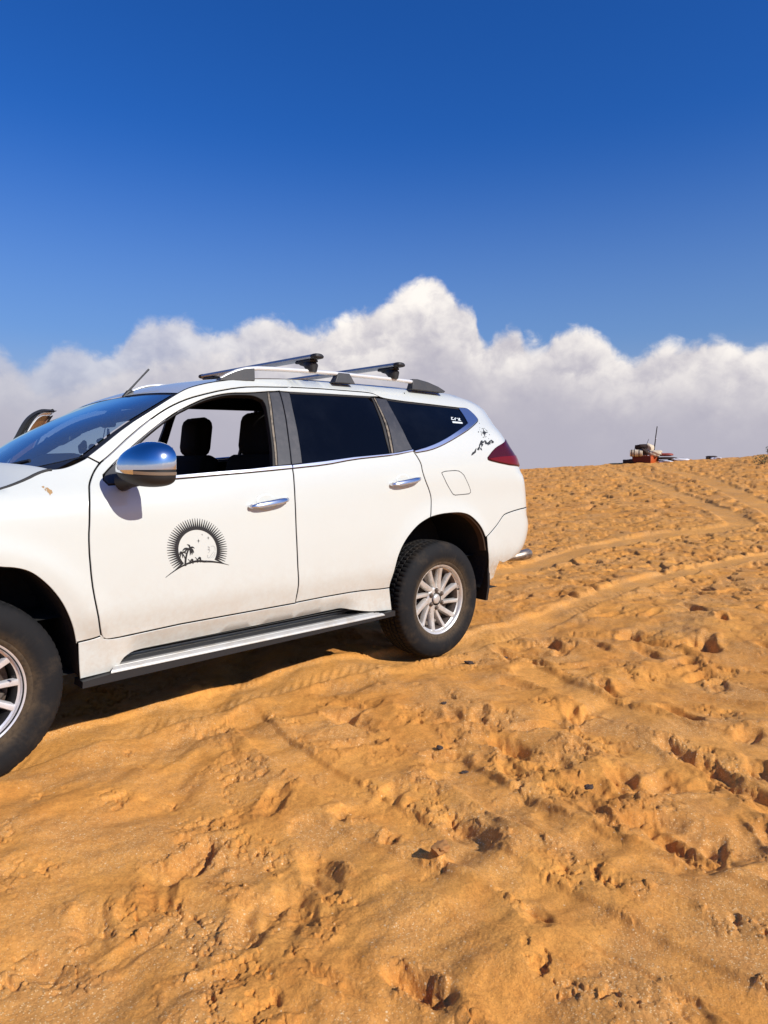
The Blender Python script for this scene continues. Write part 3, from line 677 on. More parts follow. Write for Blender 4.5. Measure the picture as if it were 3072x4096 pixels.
for side in (0, 1):
    fe = panel('fender', fender_poly, pit, car, side)
    if side == 0:
        df = door_front(0, car); emblem(df)
        V, F = flat_geo([[(334,1194),(342,1197),(346,1192),(339,1187)],[(346,1189),(356,1190),(362,1181),(368,1179),(367,1167),(358,1163),(353,1157),(352,1166),(347,1174),(350,1182)],[(341,1184),(346,1186),(347,1178),(343,1176)]], lambda x, y: (x/1000, y/1000))
        mesh('mud_splash', V, F, M_['mud'], fe, None)
    dr = panel('door', door_r, pit, car, side)
    panel('door_lining', inset(resample(door_r if area(door_r) > 0 else door_r[::-1]), .010), M_['liner'], dr, side, off=-.03, gap=0., depth=.002)
    fr_ = panel('window_frame', frame_r, pit, dr, side)
    panel('frame_lining', frame_r, M_['liner'], dr, side, off=-.03, gap=.004, depth=.002)
    panel('pillar_trim', L['B_trim_r'], M_['film'], dr, side, off=-.001, gap=.0012, depth=.02)
    panel('pillar_trim', L['C_trim'], M_['film'], dr, side, off=-.001, gap=.0008, depth=.02)
    panel('seal_strip', [(2.361,1.690),(2.376,1.688),(2.372,1.616),(2.368,1.54),(2.352,1.45),(2.334,1.336),(2.323,1.334),(2.330,1.44),(2.348,1.548),(2.360,1.654)], M_['rubber'], dr, side, off=-.001, gap=.0005, depth=.02, cell=.02)
    panel('seal_strip', [(2.378,1.688),(2.391,1.687),(2.392,1.616),(2.391,1.539),(2.376,1.451),(2.356,1.337),(2.338,1.336),(2.356,1.45),(2.372,1.54),(2.377,1.616)], M_['beige_trim'], dr, side, off=.001, gap=.002, bevel=.001, depth=.01, cell=.02)
    # black reveal above the rear windows
    panel('window_seal', [(1.735,1.688),(1.994,1.692),(2.356,1.696),(2.36,1.686),(1.99,1.680),(1.733,1.675)], M_['rubber'], dr, side, off=-.002, gap=.0005, depth=.02, cell=.02)
    if side == 0:
        panel('window', L['glass_r'], M_['privacy'], dr, side, off=-.006, gap=0., bevel=.001, depth=.004)
    panel('waist_moulding', L['dlo_bot_r']+[(2.528,1.361)]+L['chrome_top_r'][:-1][::-1], M_['satin'], dr, side, off=.003, gap=.0008, depth=.012)
    handle(dr, (2.285,1.147), (2.540,1.178), side)
    # rear quarter window with its bright frame
    qw = panel('quarter_window', L['glass_q'], M_['privacy'], car, side, off=-.005, gap=0., bevel=.001, depth=.004)
    panel('window_moulding', L['chrome_q'], M_['satin'], qw, side, off=.002, gap=.0006, depth=.015, cell=.02)
    panel('window_seal', [(2.433,1.697),(2.486,1.685),(2.645,1.676),(2.843,1.670),(3.181,1.659),(3.180,1.650),(2.84,1.661),(2.643,1.667),(2.486,1.676)], M_['rubber'], qw, side, off=-.002, gap=.0006, depth=.012, cell=.02)
    if side == 0:
        st = lambda x, y: (3.005+(x-858)*.00128-(y-565)*.00062, 1.548+(565-y)*.00075)
        pol = [[(858, 552), (938, 556), (940, 572), (860, 568)], [(852, 512), (868, 512), (868, 516), (858, 520), (858, 532), (874, 532), (874, 540), (852, 538)], [(878, 524), (884, 516), (892, 516), (892, 522), (886, 524), (886, 542), (878, 541)], [(896, 519), (912, 519), (912, 524), (896, 524)], [(905, 540), (918, 516), (926, 520), (922, 536), (930, 540), (928, 546)]]
        V, F = flat_geo(pol, st, -.0035); mesh('sticker', V, F, M_['decal_white'], qw, None)
        panel('fuel_flap', L['fuel'], pit, car, side, off=.0006, gap=.0025, bevel=.0015, depth=.004, cell=.03)
        fr2 = resample(L['fuel'], .01); fr2 = fr2 if area(fr2) > 0 else fr2[::-1]
        i2 = inset(fr2, .0042); o2 = inset(fr2, -.0008); nn = len(fr2)
        g = MB().grid([[P(q[0], q[1])+N(q[0], q[1])*.0005 for q in o2], [P(q[0], q[1])+N(q[0], q[1])*.0005 for q in i2]], close_v=True); g.build('flap_gap', M_['seam'], car)
        ms = lambda px, py: (3.066+.001*(px-1035)-.000495*(py-880), 1.323-.000746*(py-880)-.0000066*(px-1035))
        pol = [stroke([(1035, 880), (1046, 862), (1062, 850), (1066, 815)], 9, 5, 26)]
        random.seed(3)
        ridge = [(1082, 832), (1096, 800), (1100, 765), (1113, 742), (1128, 765), (1140, 748), (1150, 742), (1160, 762), (1178, 770), (1192, 752), (1208, 742), (1222, 740), (1232, 752), (1247, 756)]
        for (x1, y1), (x2, y2) in zip(ridge[:-1], ridge[1:]):
            pol.append(stroke([(x1, y1), ((x1+x2)/2+random.uniform(-3, 3), (y1+y2)/2+random.uniform(-3, 3)), (x2, y2)], 9, 7, 15))
        for x, y, dx, dy in ((1108, 755, -14, 48), (1116, 760, 4, 40), (1128, 775, -10, 30), (1150, 752, 8, 26), (1165, 765, 14, 14), (1195, 758, -8, 30), (1205, 750, 3, 32), (1222, 748, 6, 22), (1100, 800, -6, 34), (1090, 815, 10, 20), (1236, 754, 4, 12), (1112, 812, 22, 22), (1178, 772, 10, 4)):
            pol.append(stroke([(x, y), (x+dx*.5+random.uniform(-3, 3), y+dy*.5), (x+dx, y+dy)], 13, 3, 13))
        V, F = flat_geo(pol, ms); mesh('mountain_decal', V, F, M_['decal'], car, None); pol = []
        cx, cy = 1138, 668
        for a, r in ((90, 48), (0, 46), (180, 40), (270, 52), (45, 26), (135, 24), (225, 26), (315, 26)):
            ca, sa = math.cos(R_(a+8)), math.sin(R_(a+8)); w = 8.5 if r > 30 else 6
            pol.append([(cx-sa*w, cy-ca*w), (cx+ca*r, cy-sa*r), (cx+sa*w, cy+ca*w)])
        V, F = flat_geo(pol, ms); mesh('compass_decal', V, F, M_['decal'], car, None); pol = []
        for a in (20, 70, 110, 160, 200, 245, 290):
            aa = [R_(a+k*9) for k in range(3)]; pol.append(stroke([(cx+36*math.cos(t), cy-44*math.sin(t)) for t in aa], 4.5))
        for x, y, r in ((1110, 577, 4), (1098, 622, 3), (1160, 634, 3), (1075, 663, 6), (1192, 685, 4), (1125, 716, 3), (1186, 722, 3), (1090, 640, 2)):
            pol.append([(x+r*math.cos(t), y+r*math.sin(t)) for t in np.linspace(0, 6.283, 7)[:-1]])
        V, F = flat_geo(pol, ms); mesh('compass_ring', V, F, M_['decal'], car, None)
    sk_ = panel('side_skirt', skirt, pit, car, side)
    # white well behind the tread
    sg = 1 if side else -1
    mb = MB(); mb.grid([[(x, sg*y, z) for x in (.64, .70, 1.1, 1.6, 1.95, 2.15)] for y, z in ((.828, .424), (.79, .418), (.75, .41), (.745, .384))]); mb.build('skirt_well', pit, sk_)
    # running board: rubber tread, grooved aluminium nose, dark beam
    def sec(pts, x0s, x1s):
        return MB().grid([[(x0, sg*y, z) for (y, z), x0 in zip(pts, x0s)], [(x0+(x1-x0)*.5, sg*y, z) for (y, z), x0, x1 in zip(pts, x0s, x1s)], [(x1, sg*y, z) for (y, z), x1 in zip(pts, x1s)]], flip=bool(side))
    rbd = None
    pts = [(.700, .384), (.730, .384)]; 
    nose = [(.700, .383), (.800, .3835), (.846, .3835), (.850, .3825), (.864, .381), (.866, .378), (.870, .378), (.872, .380), (.884, .378), (.886, .375), (.890, .374), (.892, .376), (.899, .371), (.904, .364), (.904, .360)]
    x0 = [.71-.14*(max(y, .76)-.73)/.17*1.0 for y, z in nose]; x1 = [2.13+.10*(y-.83)/.07 for y, z in nose]
    rbd = sec(nose, x0, x1).build('running_board', M_['alu'], car, 50.)
    tr = MB()
    for k in range(7):
        y0 = .787+k*.0086
        tr.grid([[(x, sg*y, z) for x in (.685-.06*(y0-.787)/.06, 2.08)] for y, z in ((y0, .3838), (y0+.001, .387), (y0+.0062, .387), (y0+.0072, .3838), (y0+.0084, .3838))])
    tr.build('tread_strip', M_['black'], rbd, 40.)
    mb = MB(); mb.prism([(.443, .318), (2.33, .342), (2.33, .374), (2.14, .366), (1.6, .358), (.60, .358), (.446, .347)], -sg*-.897, -sg*-.80)
    mb.build('side_beam', M_['black'], rbd)
    # dark structure behind panel gaps
    mb = MB()
    lowg = [(.47,.40),(.47,.60),(.44,.95),(.46,1.15),(2.50,1.25),(2.60,1.05),(2.58,.965),(2.45,.90),(2.33,.80),(2.27,.65),(2.25,.40)]
    panel('inner_panel', lowg, M_['seam'], car, side, off=-.035, gap=0., bevel=.001, depth=.001, cell=.1)
    # wheel housings
    for cx_, arch in ((0., arch_front+[(.446,.36)]), (2.775, [(2.296,.40)]+L['r_arch'][:-1]+[(3.225,.45),(3.20,.40)])):
        S = np.array([P(u, z) for u, z in smooth_line(arch, 1)]); rows = []
        for y, sc in ((None, 1.), (.80, 1.015), (.60, 1.03), (.45, 1.03)):
            row = []
            for q in S:
                if y is None: row.append((q[0], q[1]+.004, q[2]))
                else: row.append((cx_+(q[0]-cx_)*sc, -y, .4+(q[2]-.4)*sc))
            rows.append(row)
        n = len(rows[-1]); rows.append([(cx_+(q[0]-cx_)*.0, -.45, .42) for q in rows[-1]])
        m = MB().grid(rows)
        if side: m.v = [(x, -y, z) for x, y, z in m.v]
        m.build('wheel_housing', M_['underbody'], car)
    # lip round the rear opening
    lip = MB(); S = [P(u, z)+np.array([0, .012, 0]) for u, z in smooth_line(L['r_arch'][9:-2], 1)]
    lip.grid([[tuple(q) for q in S], [(q[0]-.008*(1 if q[0] > 2.9 else 0), q[1]+.004, q[2]-.007) for q in S], [(q[0]-.010, q[1]+.05, q[2]-.009) for q in S]])
    if side: lip.v = [(x, -y, z) for x, y, z in lip.v]
    lip.build('arch_lip', pmat('dusty_arch_lip', (.06, .033, .018), .7), car)
    # mud flaps
    mf = MB(); mf.prism([(.700, .300), (.845, .296), (.868, .40), (.872, .57), (.70, .58)], 3.262, 3.285, ax=0)
    mf.v = [(x+.10*(.58-z)*(.45), sg*y, z if sg < 0 else .42+(z-.3)*.57) for x, y, z in mf.v]
    mf.build('mud_flap', M_['black'], car)
    # tail light, wrapped round the corner
    lampb = [(rear_gap(1.452)-.045,1.452)]+L['lamp'][1:-1]+[(rear_gap(1.235)+.0,1.232),(rear_gap(1.232)+.10,1.228),(rear_gap(1.30)+.11,1.30),(rear_gap(1.40)+.08,1.40)]
    tl = panel('tail_light', lampb, M_['red_lens'], car, side, off=.008, gap=0., bevel=.004, depth=.012, cell=.02)
    low_l = [(3.25,1.300),(3.37,1.312),(3.52,1.318),(rear_gap(1.32)+.09,1.322),(rear_gap(1.24)+.085,1.238),(rear_gap(1.24)-.02,1.240),(3.50,1.257),(3.37,1.273),(3.26,1.291)]
    panel('lens_band', low_l, M_['red_dark'], tl, side, off=.011, gap=0., bevel=.002, depth=.004, cell=.02)
# rear bumper and tailgate span the whole width
both('bumper', bump_r, pit, car)
G = []
for z in np.linspace(.945, 1.785, 30):
    a = rear_gap(z)+.004; b = u_mid(z); G.append([P(a+(b-a)*k, z) for k in np.linspace(0, 1, 12)]+[P(a+(b-a)*k, z)*np.array([1, -1, 1]) for k in np.linspace(1, 0, 12)[1:]])
tg = MB().grid(G).build('tailgate', pit, car)
MB().grid([[q+np.array([.004, 0, 0]) for q in row[8:-8]] for row in G[16:28]]).build('rear_window', M_['privacy'], tg)
# nose: bumper with grille and lamps
FB = [(.42,-.452),(.50,-.455),(.62,-.44),(.70,-.50),(.80,-.62),(.93,-.62)]
def u_front(z):
    return float(X_FRONT(z)+.45-.45*math.pi/2-(half_width(X_FRONT(z)+.45, z)-.45))
G = []
for z in np.linspace(.36, .935, 16):
    a = float(np.interp(z, [q[0] for q in FB], [q[1] for q in FB]))-.004; b = u_front(z)
    G.append([P(a+(b-a)*k, z) for k in np.linspace(0, 1, 18)]+[P(a+(b-a)*k, z)*np.array([1, -1, 1]) for k in np.linspace(1, 0, 18)[1:]])
fb = MB().grid(G, flip=True).build('bumper', pit, car)
MB().grid([[q+np.array([-.006, 0, 0]) for q in row[13:-13]] for row in G[3:14]], flip=True).build('grille', M_['black'], fb)
for side in (0, 1):
    panel('headlight', [(-.60,.945),(-.60,.86),(-.74,.82),(-1.05,.80),(-1.05,.90),(-.85,.955)], M_['clear'], fb, side, off=.006, gap=0., cell=.03)
MB().grid([[(x, y, .36) for y in (-.78, .78)] for x in (-.75, .3, 2.3, 3.5)]).build('floor_pan', M_['underbody'], car)
MB().tube([(3.45, -.40, .60), (3.68, -.56, .545), (3.84, -.655, .532), (3.93, -.680, .540), (4.00, -.690, .547), (4.02, -.693, .549)], [.026, .028, .031, .040, .041, .030], 14).build('exhaust_tip', pmat('exhaust_metal', (.42, .36, .29), .42, .85, var=(14, (.10, .06, .035), .9)), car)

OPEN_DEG = 62.
# ------------------------------------------------------------------ wheels
def spoke_geo(m, a0, a1, r0, r1, w0, w1, y0, y1, th=.03):
    """a straight spoke from angle a0 at radius r0 to angle a1 at r1, with rounded shoulders"""
    p0 = np.array([r0*math.cos(a0), 0, r0*math.sin(a0)]); p1 = np.array([r1*math.cos(a1), 0, r1*math.sin(a1)]); d = (p1-p0)/np.linalg.norm(p1-p0); t = np.array([-d[2], 0, d[0]]); rows = []
    for k in np.linspace(0, 1, 7):
        w = w0+(w1-w0)*k; y = y0+(y1-y0)*k+.005*math.sin(math.pi*k); c = p0+(p1-p0)*k
        rows.append([c+t*w*f+np.array([0, y+o, 0]) for f, o in ((-.60, th), (-.5, .005), (-.38, 0), (0, -.0015), (.38, 0), (.5, .005), (.60, th))])
    m.grid(rows)
def make_wheel(style, loc, flip=False, steer=0.):
    M = Matrix.Translation(loc) @ (Matrix.Rotation(math.pi, 4, 'Z') if flip else Matrix.Identity(4)) @ Matrix.Rotation(steer, 4, 'Z')
    # tyre, outer face towards -y; tread blocks cut by sipes and two zigzag grooves
    prof = [(.222, -.095), (.232, -.108), (.238, -.112), (.246, -.117), (.252, -.1165), (.262, -.124), (.285, -.1315), (.310, -.1335), (.330, -.131), (.345, -.1255), (.356, -.119), (.366, -.113), (.3735, -.106), (.3795, -.097)]
    tread = [(.3825, -.088), (.3845, -.074), (.3855, -.062), (.377, -.060), (.377, -.052), (.3865, -.050), (.3875, -.034), (.3875, -.022), (.379, -.020), (.379, -.012), (.388, -.010), (.388, 0.)]
    half = prof+tread; full = half+[(r, -o) for r, o in half[::-1][1:]]
    n = 288; G = []
    for k in range(n):
        a = 2*math.pi*k/n; row = []
        for j, (r, o) in enumerate(full):
            jj = min(j, len(full)-1-j); s = -1 if j > len(full)//2 else 1
            rr, oo = r, o
            if 10 <= jj <= 16:
                if k % 4 == (0 if s > 0 else 2): rr -= .006 if jj >= 14 else (.003 if jj == 13 else .0008)
            elif 19 <= jj <= 21:
                if (k+2) % 4 == 0: rr -= .006
                oo += .004*(1 if (k//2) % 2 else -1)
            elif jj >= 24 and k % 6 == 0: rr -= .005
            if 5 <= jj <= 7 and ((k*7+k//9*5) % 11 < 3) and 20 < (k % 96) < 70: oo -= .0012*s   # raised maker's ribs
            row.append((rr*math.cos(a), oo, rr*math.sin(a)))
        G.append(row)
    ty = MB().grid(G, close_u=True, flip=True).build('wheel', M_['tyre'], car, 38.); ty.matrix_local = M
    met = M_['alloy'] if style == 'turbine' else M_['machined']
    rim = MB()
    MB().lathe([(.200, .09), (.196, .02), (.190, -.04), (.196, -.066), (.204, -.078)], 72).build('rim_barrel', M_['rust'] if style == 'turbine' else M_['darkmetal'], ty)
    rim.lathe([(.204, -.078), (.212, -.083), (.216, -.096), (.2225, -.103), (.2295, -.1055), (.2325, -.102), (.2325, -.09)], 96)
    if style == 'turbine':
        for g in range(6):
            a = math.radians(60*g+14)
            spoke_geo(rim, a-.30, a+.10, .060, .208, .034, .034, -.069, -.085)
            spoke_geo(rim, a+.25, a+.62, .066, .208, .022, .026, -.067, -.084)
        rim.lathe([(.078, -.03), (.080, -.062), (.070, -.071), (.045, -.073)], 48)
    else:
        for g in range(12):
            a = math.radians(30*g+3)
            spoke_geo(rim, a, a, .060, .206, .019, .029, -.070, -.083, .022)
        rim.lathe([(.080, -.03), (.082, -.062), (.072, -.072), (.045, -.074)], 48)
        lip2 = MB().lathe([(.2165, -.0975), (.2185, -.1035), (.221, -.1045), (.2215, -.1000)], 96); lip2.build('rim_groove', M_['darkmetal'], ty)
    rim.build('rim', met, ty, 34.)
    MB().lathe([(.0, -.083), (.022, -.0825), (.030, -.079), (.033, -.073), (.034, -.060)], 32).build('hub_cap', met, ty, 40.)
    MB().lathe([(.188, .0), (.155, .012), (.150, -.002), (.06, -.002)], 48).build('brake_disc', M_['rust'], ty)
    MB().lathe([(.20, .05), (.02, .05)], 40).build('back_plate', M_['darkmetal'], ty)
    cal = MB(); cal.box((.0, -.005, .0), (.07, .05, .13), .012, T=Matrix.Rotation(R_(35), 4, 'Y') @ Matrix.Translation((.13, 0, 0))); cal.build('brake_caliper', M_['rust'], ty)
    nut0 = None
    for g in range(6):
        a = math.radians(60*g+(30 if style == 'turbine' else 18)); px, pz = .0575*math.cos(a), .0575*math.sin(a)
        if nut0 is None:
            nm = MB(); nm.lathe([(.0165, -.066), (.0165, -.0745), (.0135, -.0755), (.0125, -.0715), (.0105, -.0715), (.0100, -.084), (.007, -.086), (0., -.086)], 12); nut0 = nm.build('lug_nut', M_['rust'], ty, 30.); nut0.location = (px, 0, pz)
        else: copy_obj(nut0, ty, (px, 0, pz))
    MB().tube([(.178, -.10, .045), (.184, -.115, .047)], .005, 8).build('valve', M_['black'], ty)
    return ty
make_wheel('turbine', (2.775, -.757, .376)); make_wheel('machined', (0.0, -.757, .376))
make_wheel('turbine', (2.775, .757, .376), True); make_wheel('machined', (0.0, .757, .376), True)
MB().tube([(2.775, -.66, .37), (2.775, .66, .37)], .05, 10).build('axle', M_['underbody'], car)

# ------------------------------------------------------------------ roof rails, bars, aerial
def rail_side(sg):
    path = [(1.33, 1.744), (1.37, 1.765), (1.43, 1.790), (1.49, 1.806), (1.56, 1.8155), (1.70, 1.822), (1.88, 1.827), (2.1, 1.830), (2.4, 1.830), (2.6, 1.829), (2.80, 1.825)]
    m = MB(); m.tube([(x, sg*.600, z-.008) for x, z in path], [.006, .010, .012, .013]+[.0135]*7, 12, squash=.95)
    r = m.build('roof_rail', M_['rail'], car, 50.)
    def foot(poly, w, top_in=.012):
        f = MB(); f.prism(poly, sg*.565, sg*(.565+w)); 
        z0 = min(q[1] for q in poly); z1 = max(q[1] for q in poly); cy = sg*(.565+w/2)
        f.v = [(x, cy+(y-cy)*(1-.35*(z-z0)/(z1-z0)), z) for x, y, z in f.v]
        o = f.build('rail_foot', M_['grey_plastic'], r, 25.); md = o.modifiers.new('bevel', 'BEVEL'); md.width = .004; md.segments = 2
    foot([(1.31, 1.722), (1.33, 1.738), (1.40, 1.772), (1.47, 1.796), (1.537, 1.806), (1.532, 1.735)], .06)
    foot([(2.10, 1.765), (2.135, 1.828), (2.225, 1.829), (2.262, 1.767)], .06)
    foot([(2.765, 1.765), (2.785, 1.836), (2.83, 1.838), (2.93, 1.825), (3.03, 1.800), (3.10, 1.772), (3.08, 1.760)], .06)
for sg in (-1, 1): rail_side(sg)
def crossbar(x, z):
    sect = [(-.036, .000), (-.032, .011), (-.018, .0165), (.004, .0175), (.022, .014), (.033, .006), (.036, .0), (.032, -.009), (.016, -.0135), (-.016, -.0135), (-.032, -.009)]
    m = MB(); m.grid([[(x+a, y, z+b) for a, b in sect] for y in (-.645, 0, .645)], close_v=True, flip=True)
    b = m.build('crossbar', M_['bar'], car, 25.)
    MB().box((x, 0, z+.0175), (.012, 1.26, .002)).build('slot', M_['black'], b)
    for sg in (-1, 1):
        e = MB(); e.grid([[(x+a*k, sg*y, z+bb*k) for a, bb in sect] for y, k in ((.640, 1.03), (.645, 1.06), (.668, 1.04), (.681, .9), (.686, .6))], close_v=True, flip=(sg < 0)); n = len(sect); e.f.append(tuple(range(4*n, 5*n)))
        e.build('end_cap', M_['black'], b, 50.)
        c = MB()
        c.tube([(x, sg*.50, z-.020), (x, sg*.545, z-.024), (x, sg*.585, z-.040), (x, sg*.607, z-.055), (x, sg*.612, z-.085)], [.016, .024, .036, .040, .026], 12)
        c.box((x, sg*.555, z-.020), (.062, .15, .016), .006)
        c.build('clamp', M_['black'], b, 45.)
crossbar(1.938, 1.900); crossbar(2.610, 1.908)
a = MB(); a.tube([(1.055, .0, 1.662), (1.085, .0, 1.692), (1.10, .0, 1.698), (1.135, .0, 1.68)], [.010, .013, .011, .005], 10); aer = a.build('aerial', M_['black'], car)
a = MB(); a.tube([(1.088, .0, 1.70), (1.15, .0, 1.766), (1.213, .0, 1.832)], [.006, .0048, .0055], 8); a.build('aerial_rod', M_['black'], aer)

# ------------------------------------------------------------------ door mirrors
def side_mirror(parent, sg):
    c = np.array([.700, -1.040, 1.262])
    def f(v, e): return math.copysign(abs(v)**e, v)
    def sp(th, zl, grow=0.):
        """zl from -1 (keel) to 1 (crown); the section shrinks and leans back towards the crown"""
        r = math.sqrt(max(0, 1-abs(zl)**2.9)) if zl > 0 else max(0, 1-abs(zl)**3.2)**.5
        x = f(math.cos(th), .85)*r; y = f(math.sin(th), .80)*r**.85
        x = min(x, .45); z = zl*(.120 if zl > 0 else .074); k = 1+grow
        taper = 1-.22*max(0, y)                                   # slimmer towards the door
        return (c[0]+.092*x*k-.042*y+.018*max(zl, 0)**1.5, c[1]+.117*y*k, c[2]+z*taper*k+.010*y*(1 if zl < 0 else 0))
    NT = 56; TH = np.linspace(0, 2*math.pi, NT, endpoint=False)
    def fin(m):
        if sg > 0: m.v = [(x, -y, z) for x, y, z in m.v]
        return m
    mm = MB(); mm.grid([[sp(t, zl) for t in TH] for zl in list(-np.cos(np.linspace(0, math.pi, 26)))], close_v=True)
    mm.tube([(.660, -.875, 1.210), (.675, -.92, 1.216), (.690, -.98, 1.226)], [.046, .036, .036], 14)
    o = fin(mm).build('side_mirror', M_['black'], parent, 40.)
    keep = [t for t in TH if not math.cos(t) > .50]
    cap = MB(); cap.grid([[sp(t, zl, .02) for t in keep] for zl in np.sin(np.linspace(.0, 1.55, 18))]); fin(cap).build('mirror_cap', M_['chrome'], o, 60.)
    band = MB(); band.grid([[sp(t, zl, .022) for t in keep if t > 3.3] for zl in np.linspace(-.20, -.02, 5)]); fin(band).build('turn_lamp', M_['clear'], o, 60.)
    b2 = MB(); b2.grid([[sp(t, zl, .020) for t in keep if t <= 3.45] for zl in np.linspace(-.22, .0, 5)]); fin(b2).build('cap_edge', M_['chrome'], o, 60.)
    gl = MB(); gl.grid([[(c[0]+.092*.46-.042*y*.8, c[1]+.117*y*.8, c[2]+.022+.072*z) for y in np.linspace(-1, 1, 7)] for z in np.linspace(-1, 1, 5)])
    fin(gl).build('mirror_glass', M_['chrome'], o)
    return o
side_mirror(car, -1)

# ------------------------------------------------------------------ far front door, swung open
hinge = Matrix.Translation((.49, .92, 0)) @ Matrix.Rotation(R_(OPEN_DEG), 4, 'Z') @ Matrix.Translation((-.50, -.885, 0))
dx = door_front(1, car); dx.matrix_local = hinge; dx['label'] = 'front passenger door standing open'
panel('window', [(.66,1.25)]+[(q[0]-.006, q[1]+.020) for q in L['dlo_top_f'][1:-1]][::-1]+[(1.60,1.672),(1.585,1.60),(1.555,1.473),(1.53,1.37),(1.50,1.265),(1.0,1.235)], M_['brown_pane'], dx, 1, off=-.046, gap=0., depth=.004)
panel('pillar_lining', [(1.598,1.676),(1.668,1.69),(1.646,1.525),(1.612,1.35),(1.598,1.275),(1.53,1.27),(1.56,1.40),(1.59,1.56)], M_['seam'], dx, 1, off=-.052, gap=0., depth=.004)
o = side_mirror(car, 1); o.matrix_local = hinge

# ------------------------------------------------------------------ cabin
def cushion(m, c, d, bev, T=None): m.box(c, d, bev, T)
def seat(y):
    s = MB(); T = Matrix.Translation((1.56, y, .78)) @ Matrix.Rotation(R_(14), 4, 'Y')
    s.box((0, 0, .27), (.13, .50, .60), .055, T=T); s.box((1.36, y, .74), (.52, .50, .16), .05)
    o = s.build('seat', M_['fabric'], car, 50.)
    h = MB(); h.box((0, 0, 0), (.115, .295, .265), .06, T=Matrix.Translation((1.705, y, 1.455)) @ Matrix.Rotation(R_(8), 4, 'Y')); h.build('headrest', M_['fabric'], o, 60.)
    p = MB()
    for k in (-.06, .06): p.tube([(1.675, y+k, 1.28), (1.70, y+k, 1.40)], .007, 8)
    p.build('headrest_post', M_['darkmetal'], o)
seat(-.37); seat(.37)
s = MB(); s.box((2.45, 0, .98), (.16, 1.30, .55), .06); s.box((2.25, 0, .76), (.5, 1.3, .16), .05); s.build('rear_bench', M_['fabric'], car)
d = MB(); rows = []
for x, z in ((.25, 1.15), (.45, 1.225), (.60, 1.27), (.68, 1.287), (.78, 1.285), (.88, 1.245), (.92, 1.15), (.90, .85)):
    rows.append([(x+.0*y, y, z+.058*math.exp(-((x-.70)/.12)**2)*(1/(1+math.exp((abs(y+.02)-.36)/.035)))-.03*(abs(y)/.72)**4) for y in np.linspace(-.74, .74, 25)])
d.grid(rows); dash = d.build('dashboard', pmat('dash_plastic', (.02, .02, .021), .6), car)
w = MB(); T = Matrix.Translation((1.0, -.37, 1.15)) @ Matrix.Rotation(R_(-62), 4, 'Y')
ring = [[((.185+.016*math.cos(b))*math.cos(a), (.185+.016*math.cos(b))*math.sin(a), .016*math.sin(b)) for b in np.linspace(0, 2*math.pi, 8, endpoint=False)] for a in np.linspace(0, 2*math.pi, 36, endpoint=False)]
w.grid([[tuple((np.array(T) @ np.array([*q, 1]))[:3]) for q in r] for r in ring], True, True); w.box((0, 0, 0), (.10, .16, .04), .015, T=T); w.box((0, 0, 0), (.03, .36, .02), .005, T=T)
w.build('steering_wheel', M_['black'], car)
m = MB(); m.box((.955, -.02, 1.525), (.035, .15, .075), .014); m.tube([(.95, 0, 1.555), (1.0, 0, 1.60)], .012, 8); m.box((1.0, 0, 1.585), (.05, .10, .05), .015); m.build('rear_view_mirror', M_['black'], car)
g = MB(); g.tube([(.835, .645, 1.440), (.855, .632, 1.420), (.885, .628, 1.406), (.928, .628, 1.416), (.979, .628, 1.445), (1.031, .630, 1.476), (1.048, .635, 1.497), (1.047, .645, 1.525)], .015, 10); g.build('grab_handle', pmat('pale_grab_handle', (.16, .17, .17), .5), car)
panel('pillar_lining', [(.60,1.27),(.70,1.282),(.828,1.362),(.95,1.440),(1.07,1.506),(1.25,1.572),(1.439,1.606),(1.62,1.615),(1.66,1.70),(1.479,1.69),(1.266,1.652),(1.025,1.576),(.849,1.472),(.70,1.362)], M_['liner'], car, 1, off=-.055, gap=0., depth=.004)
ph = MB(); ph.box((0, 0, 0), (.022, .085, .050), .012, T=Matrix.Translation((.705, -.30, 1.372)) @ Matrix.Rotation(R_(-20), 4, 'X')); ph.box((0, 0, 0), (.03, .055, .045), .016, T=Matrix.Translation((.750, -.31, 1.366))); ph.tube([(.72, -.30, 1.31), (.722, -.30, 1.36)], .016, 8)
ph = ph.build('phone_holder', M_['black'], None); ph.matrix_world = MW
tag(ph, 'dark phone holder standing on top of the car dashboard', 'phone holder')
hg_ = empty('hanging_ornament', MW); tag(hg_, 'small green pendant hanging from the rear-view mirror', 'ornament')
m = MB(); m.tube([(.925, -.06, 1.50), (.89, -.10, 1.42)], .0025, 5); m.build('cord', M_['black'], hg_)
m = MB(); m.prism([(-.125, 1.405), (-.075, 1.405), (-.092, 1.478), (-.100, 1.478)], .918, .926, ax=0); m.build('tag', M_['grey_plastic'], hg_)
m = MB(); m.lathe([(0, -.02), (.02, -.012), (.026, 0), (.02, .012), (0, .02)], 14, (.880, -.10, 1.408), 'z'); m.build('bead', M_['green'], hg_)
# far-side seat belt and black panels that darken the cabin
MB().grid([[(x, y, .62) for y in (-.78, .78)] for x in (.3, 3.5)]).build('cabin_floor', M_['liner'], car)
MB().grid([[(x, y, z) for y in (-.76, .76)] for x, z in ((.92, .62), (.90, 1.1), (.5, 1.2))]).build('bulkhead', M_['liner'], car)
MB().grid([[(x, y, z) for y in (-.62, .62)] for x, z in ((2.52, .62), (2.66, 1.42), (2.70, 1.74))]).build('cargo_screen', M_['liner'], car)

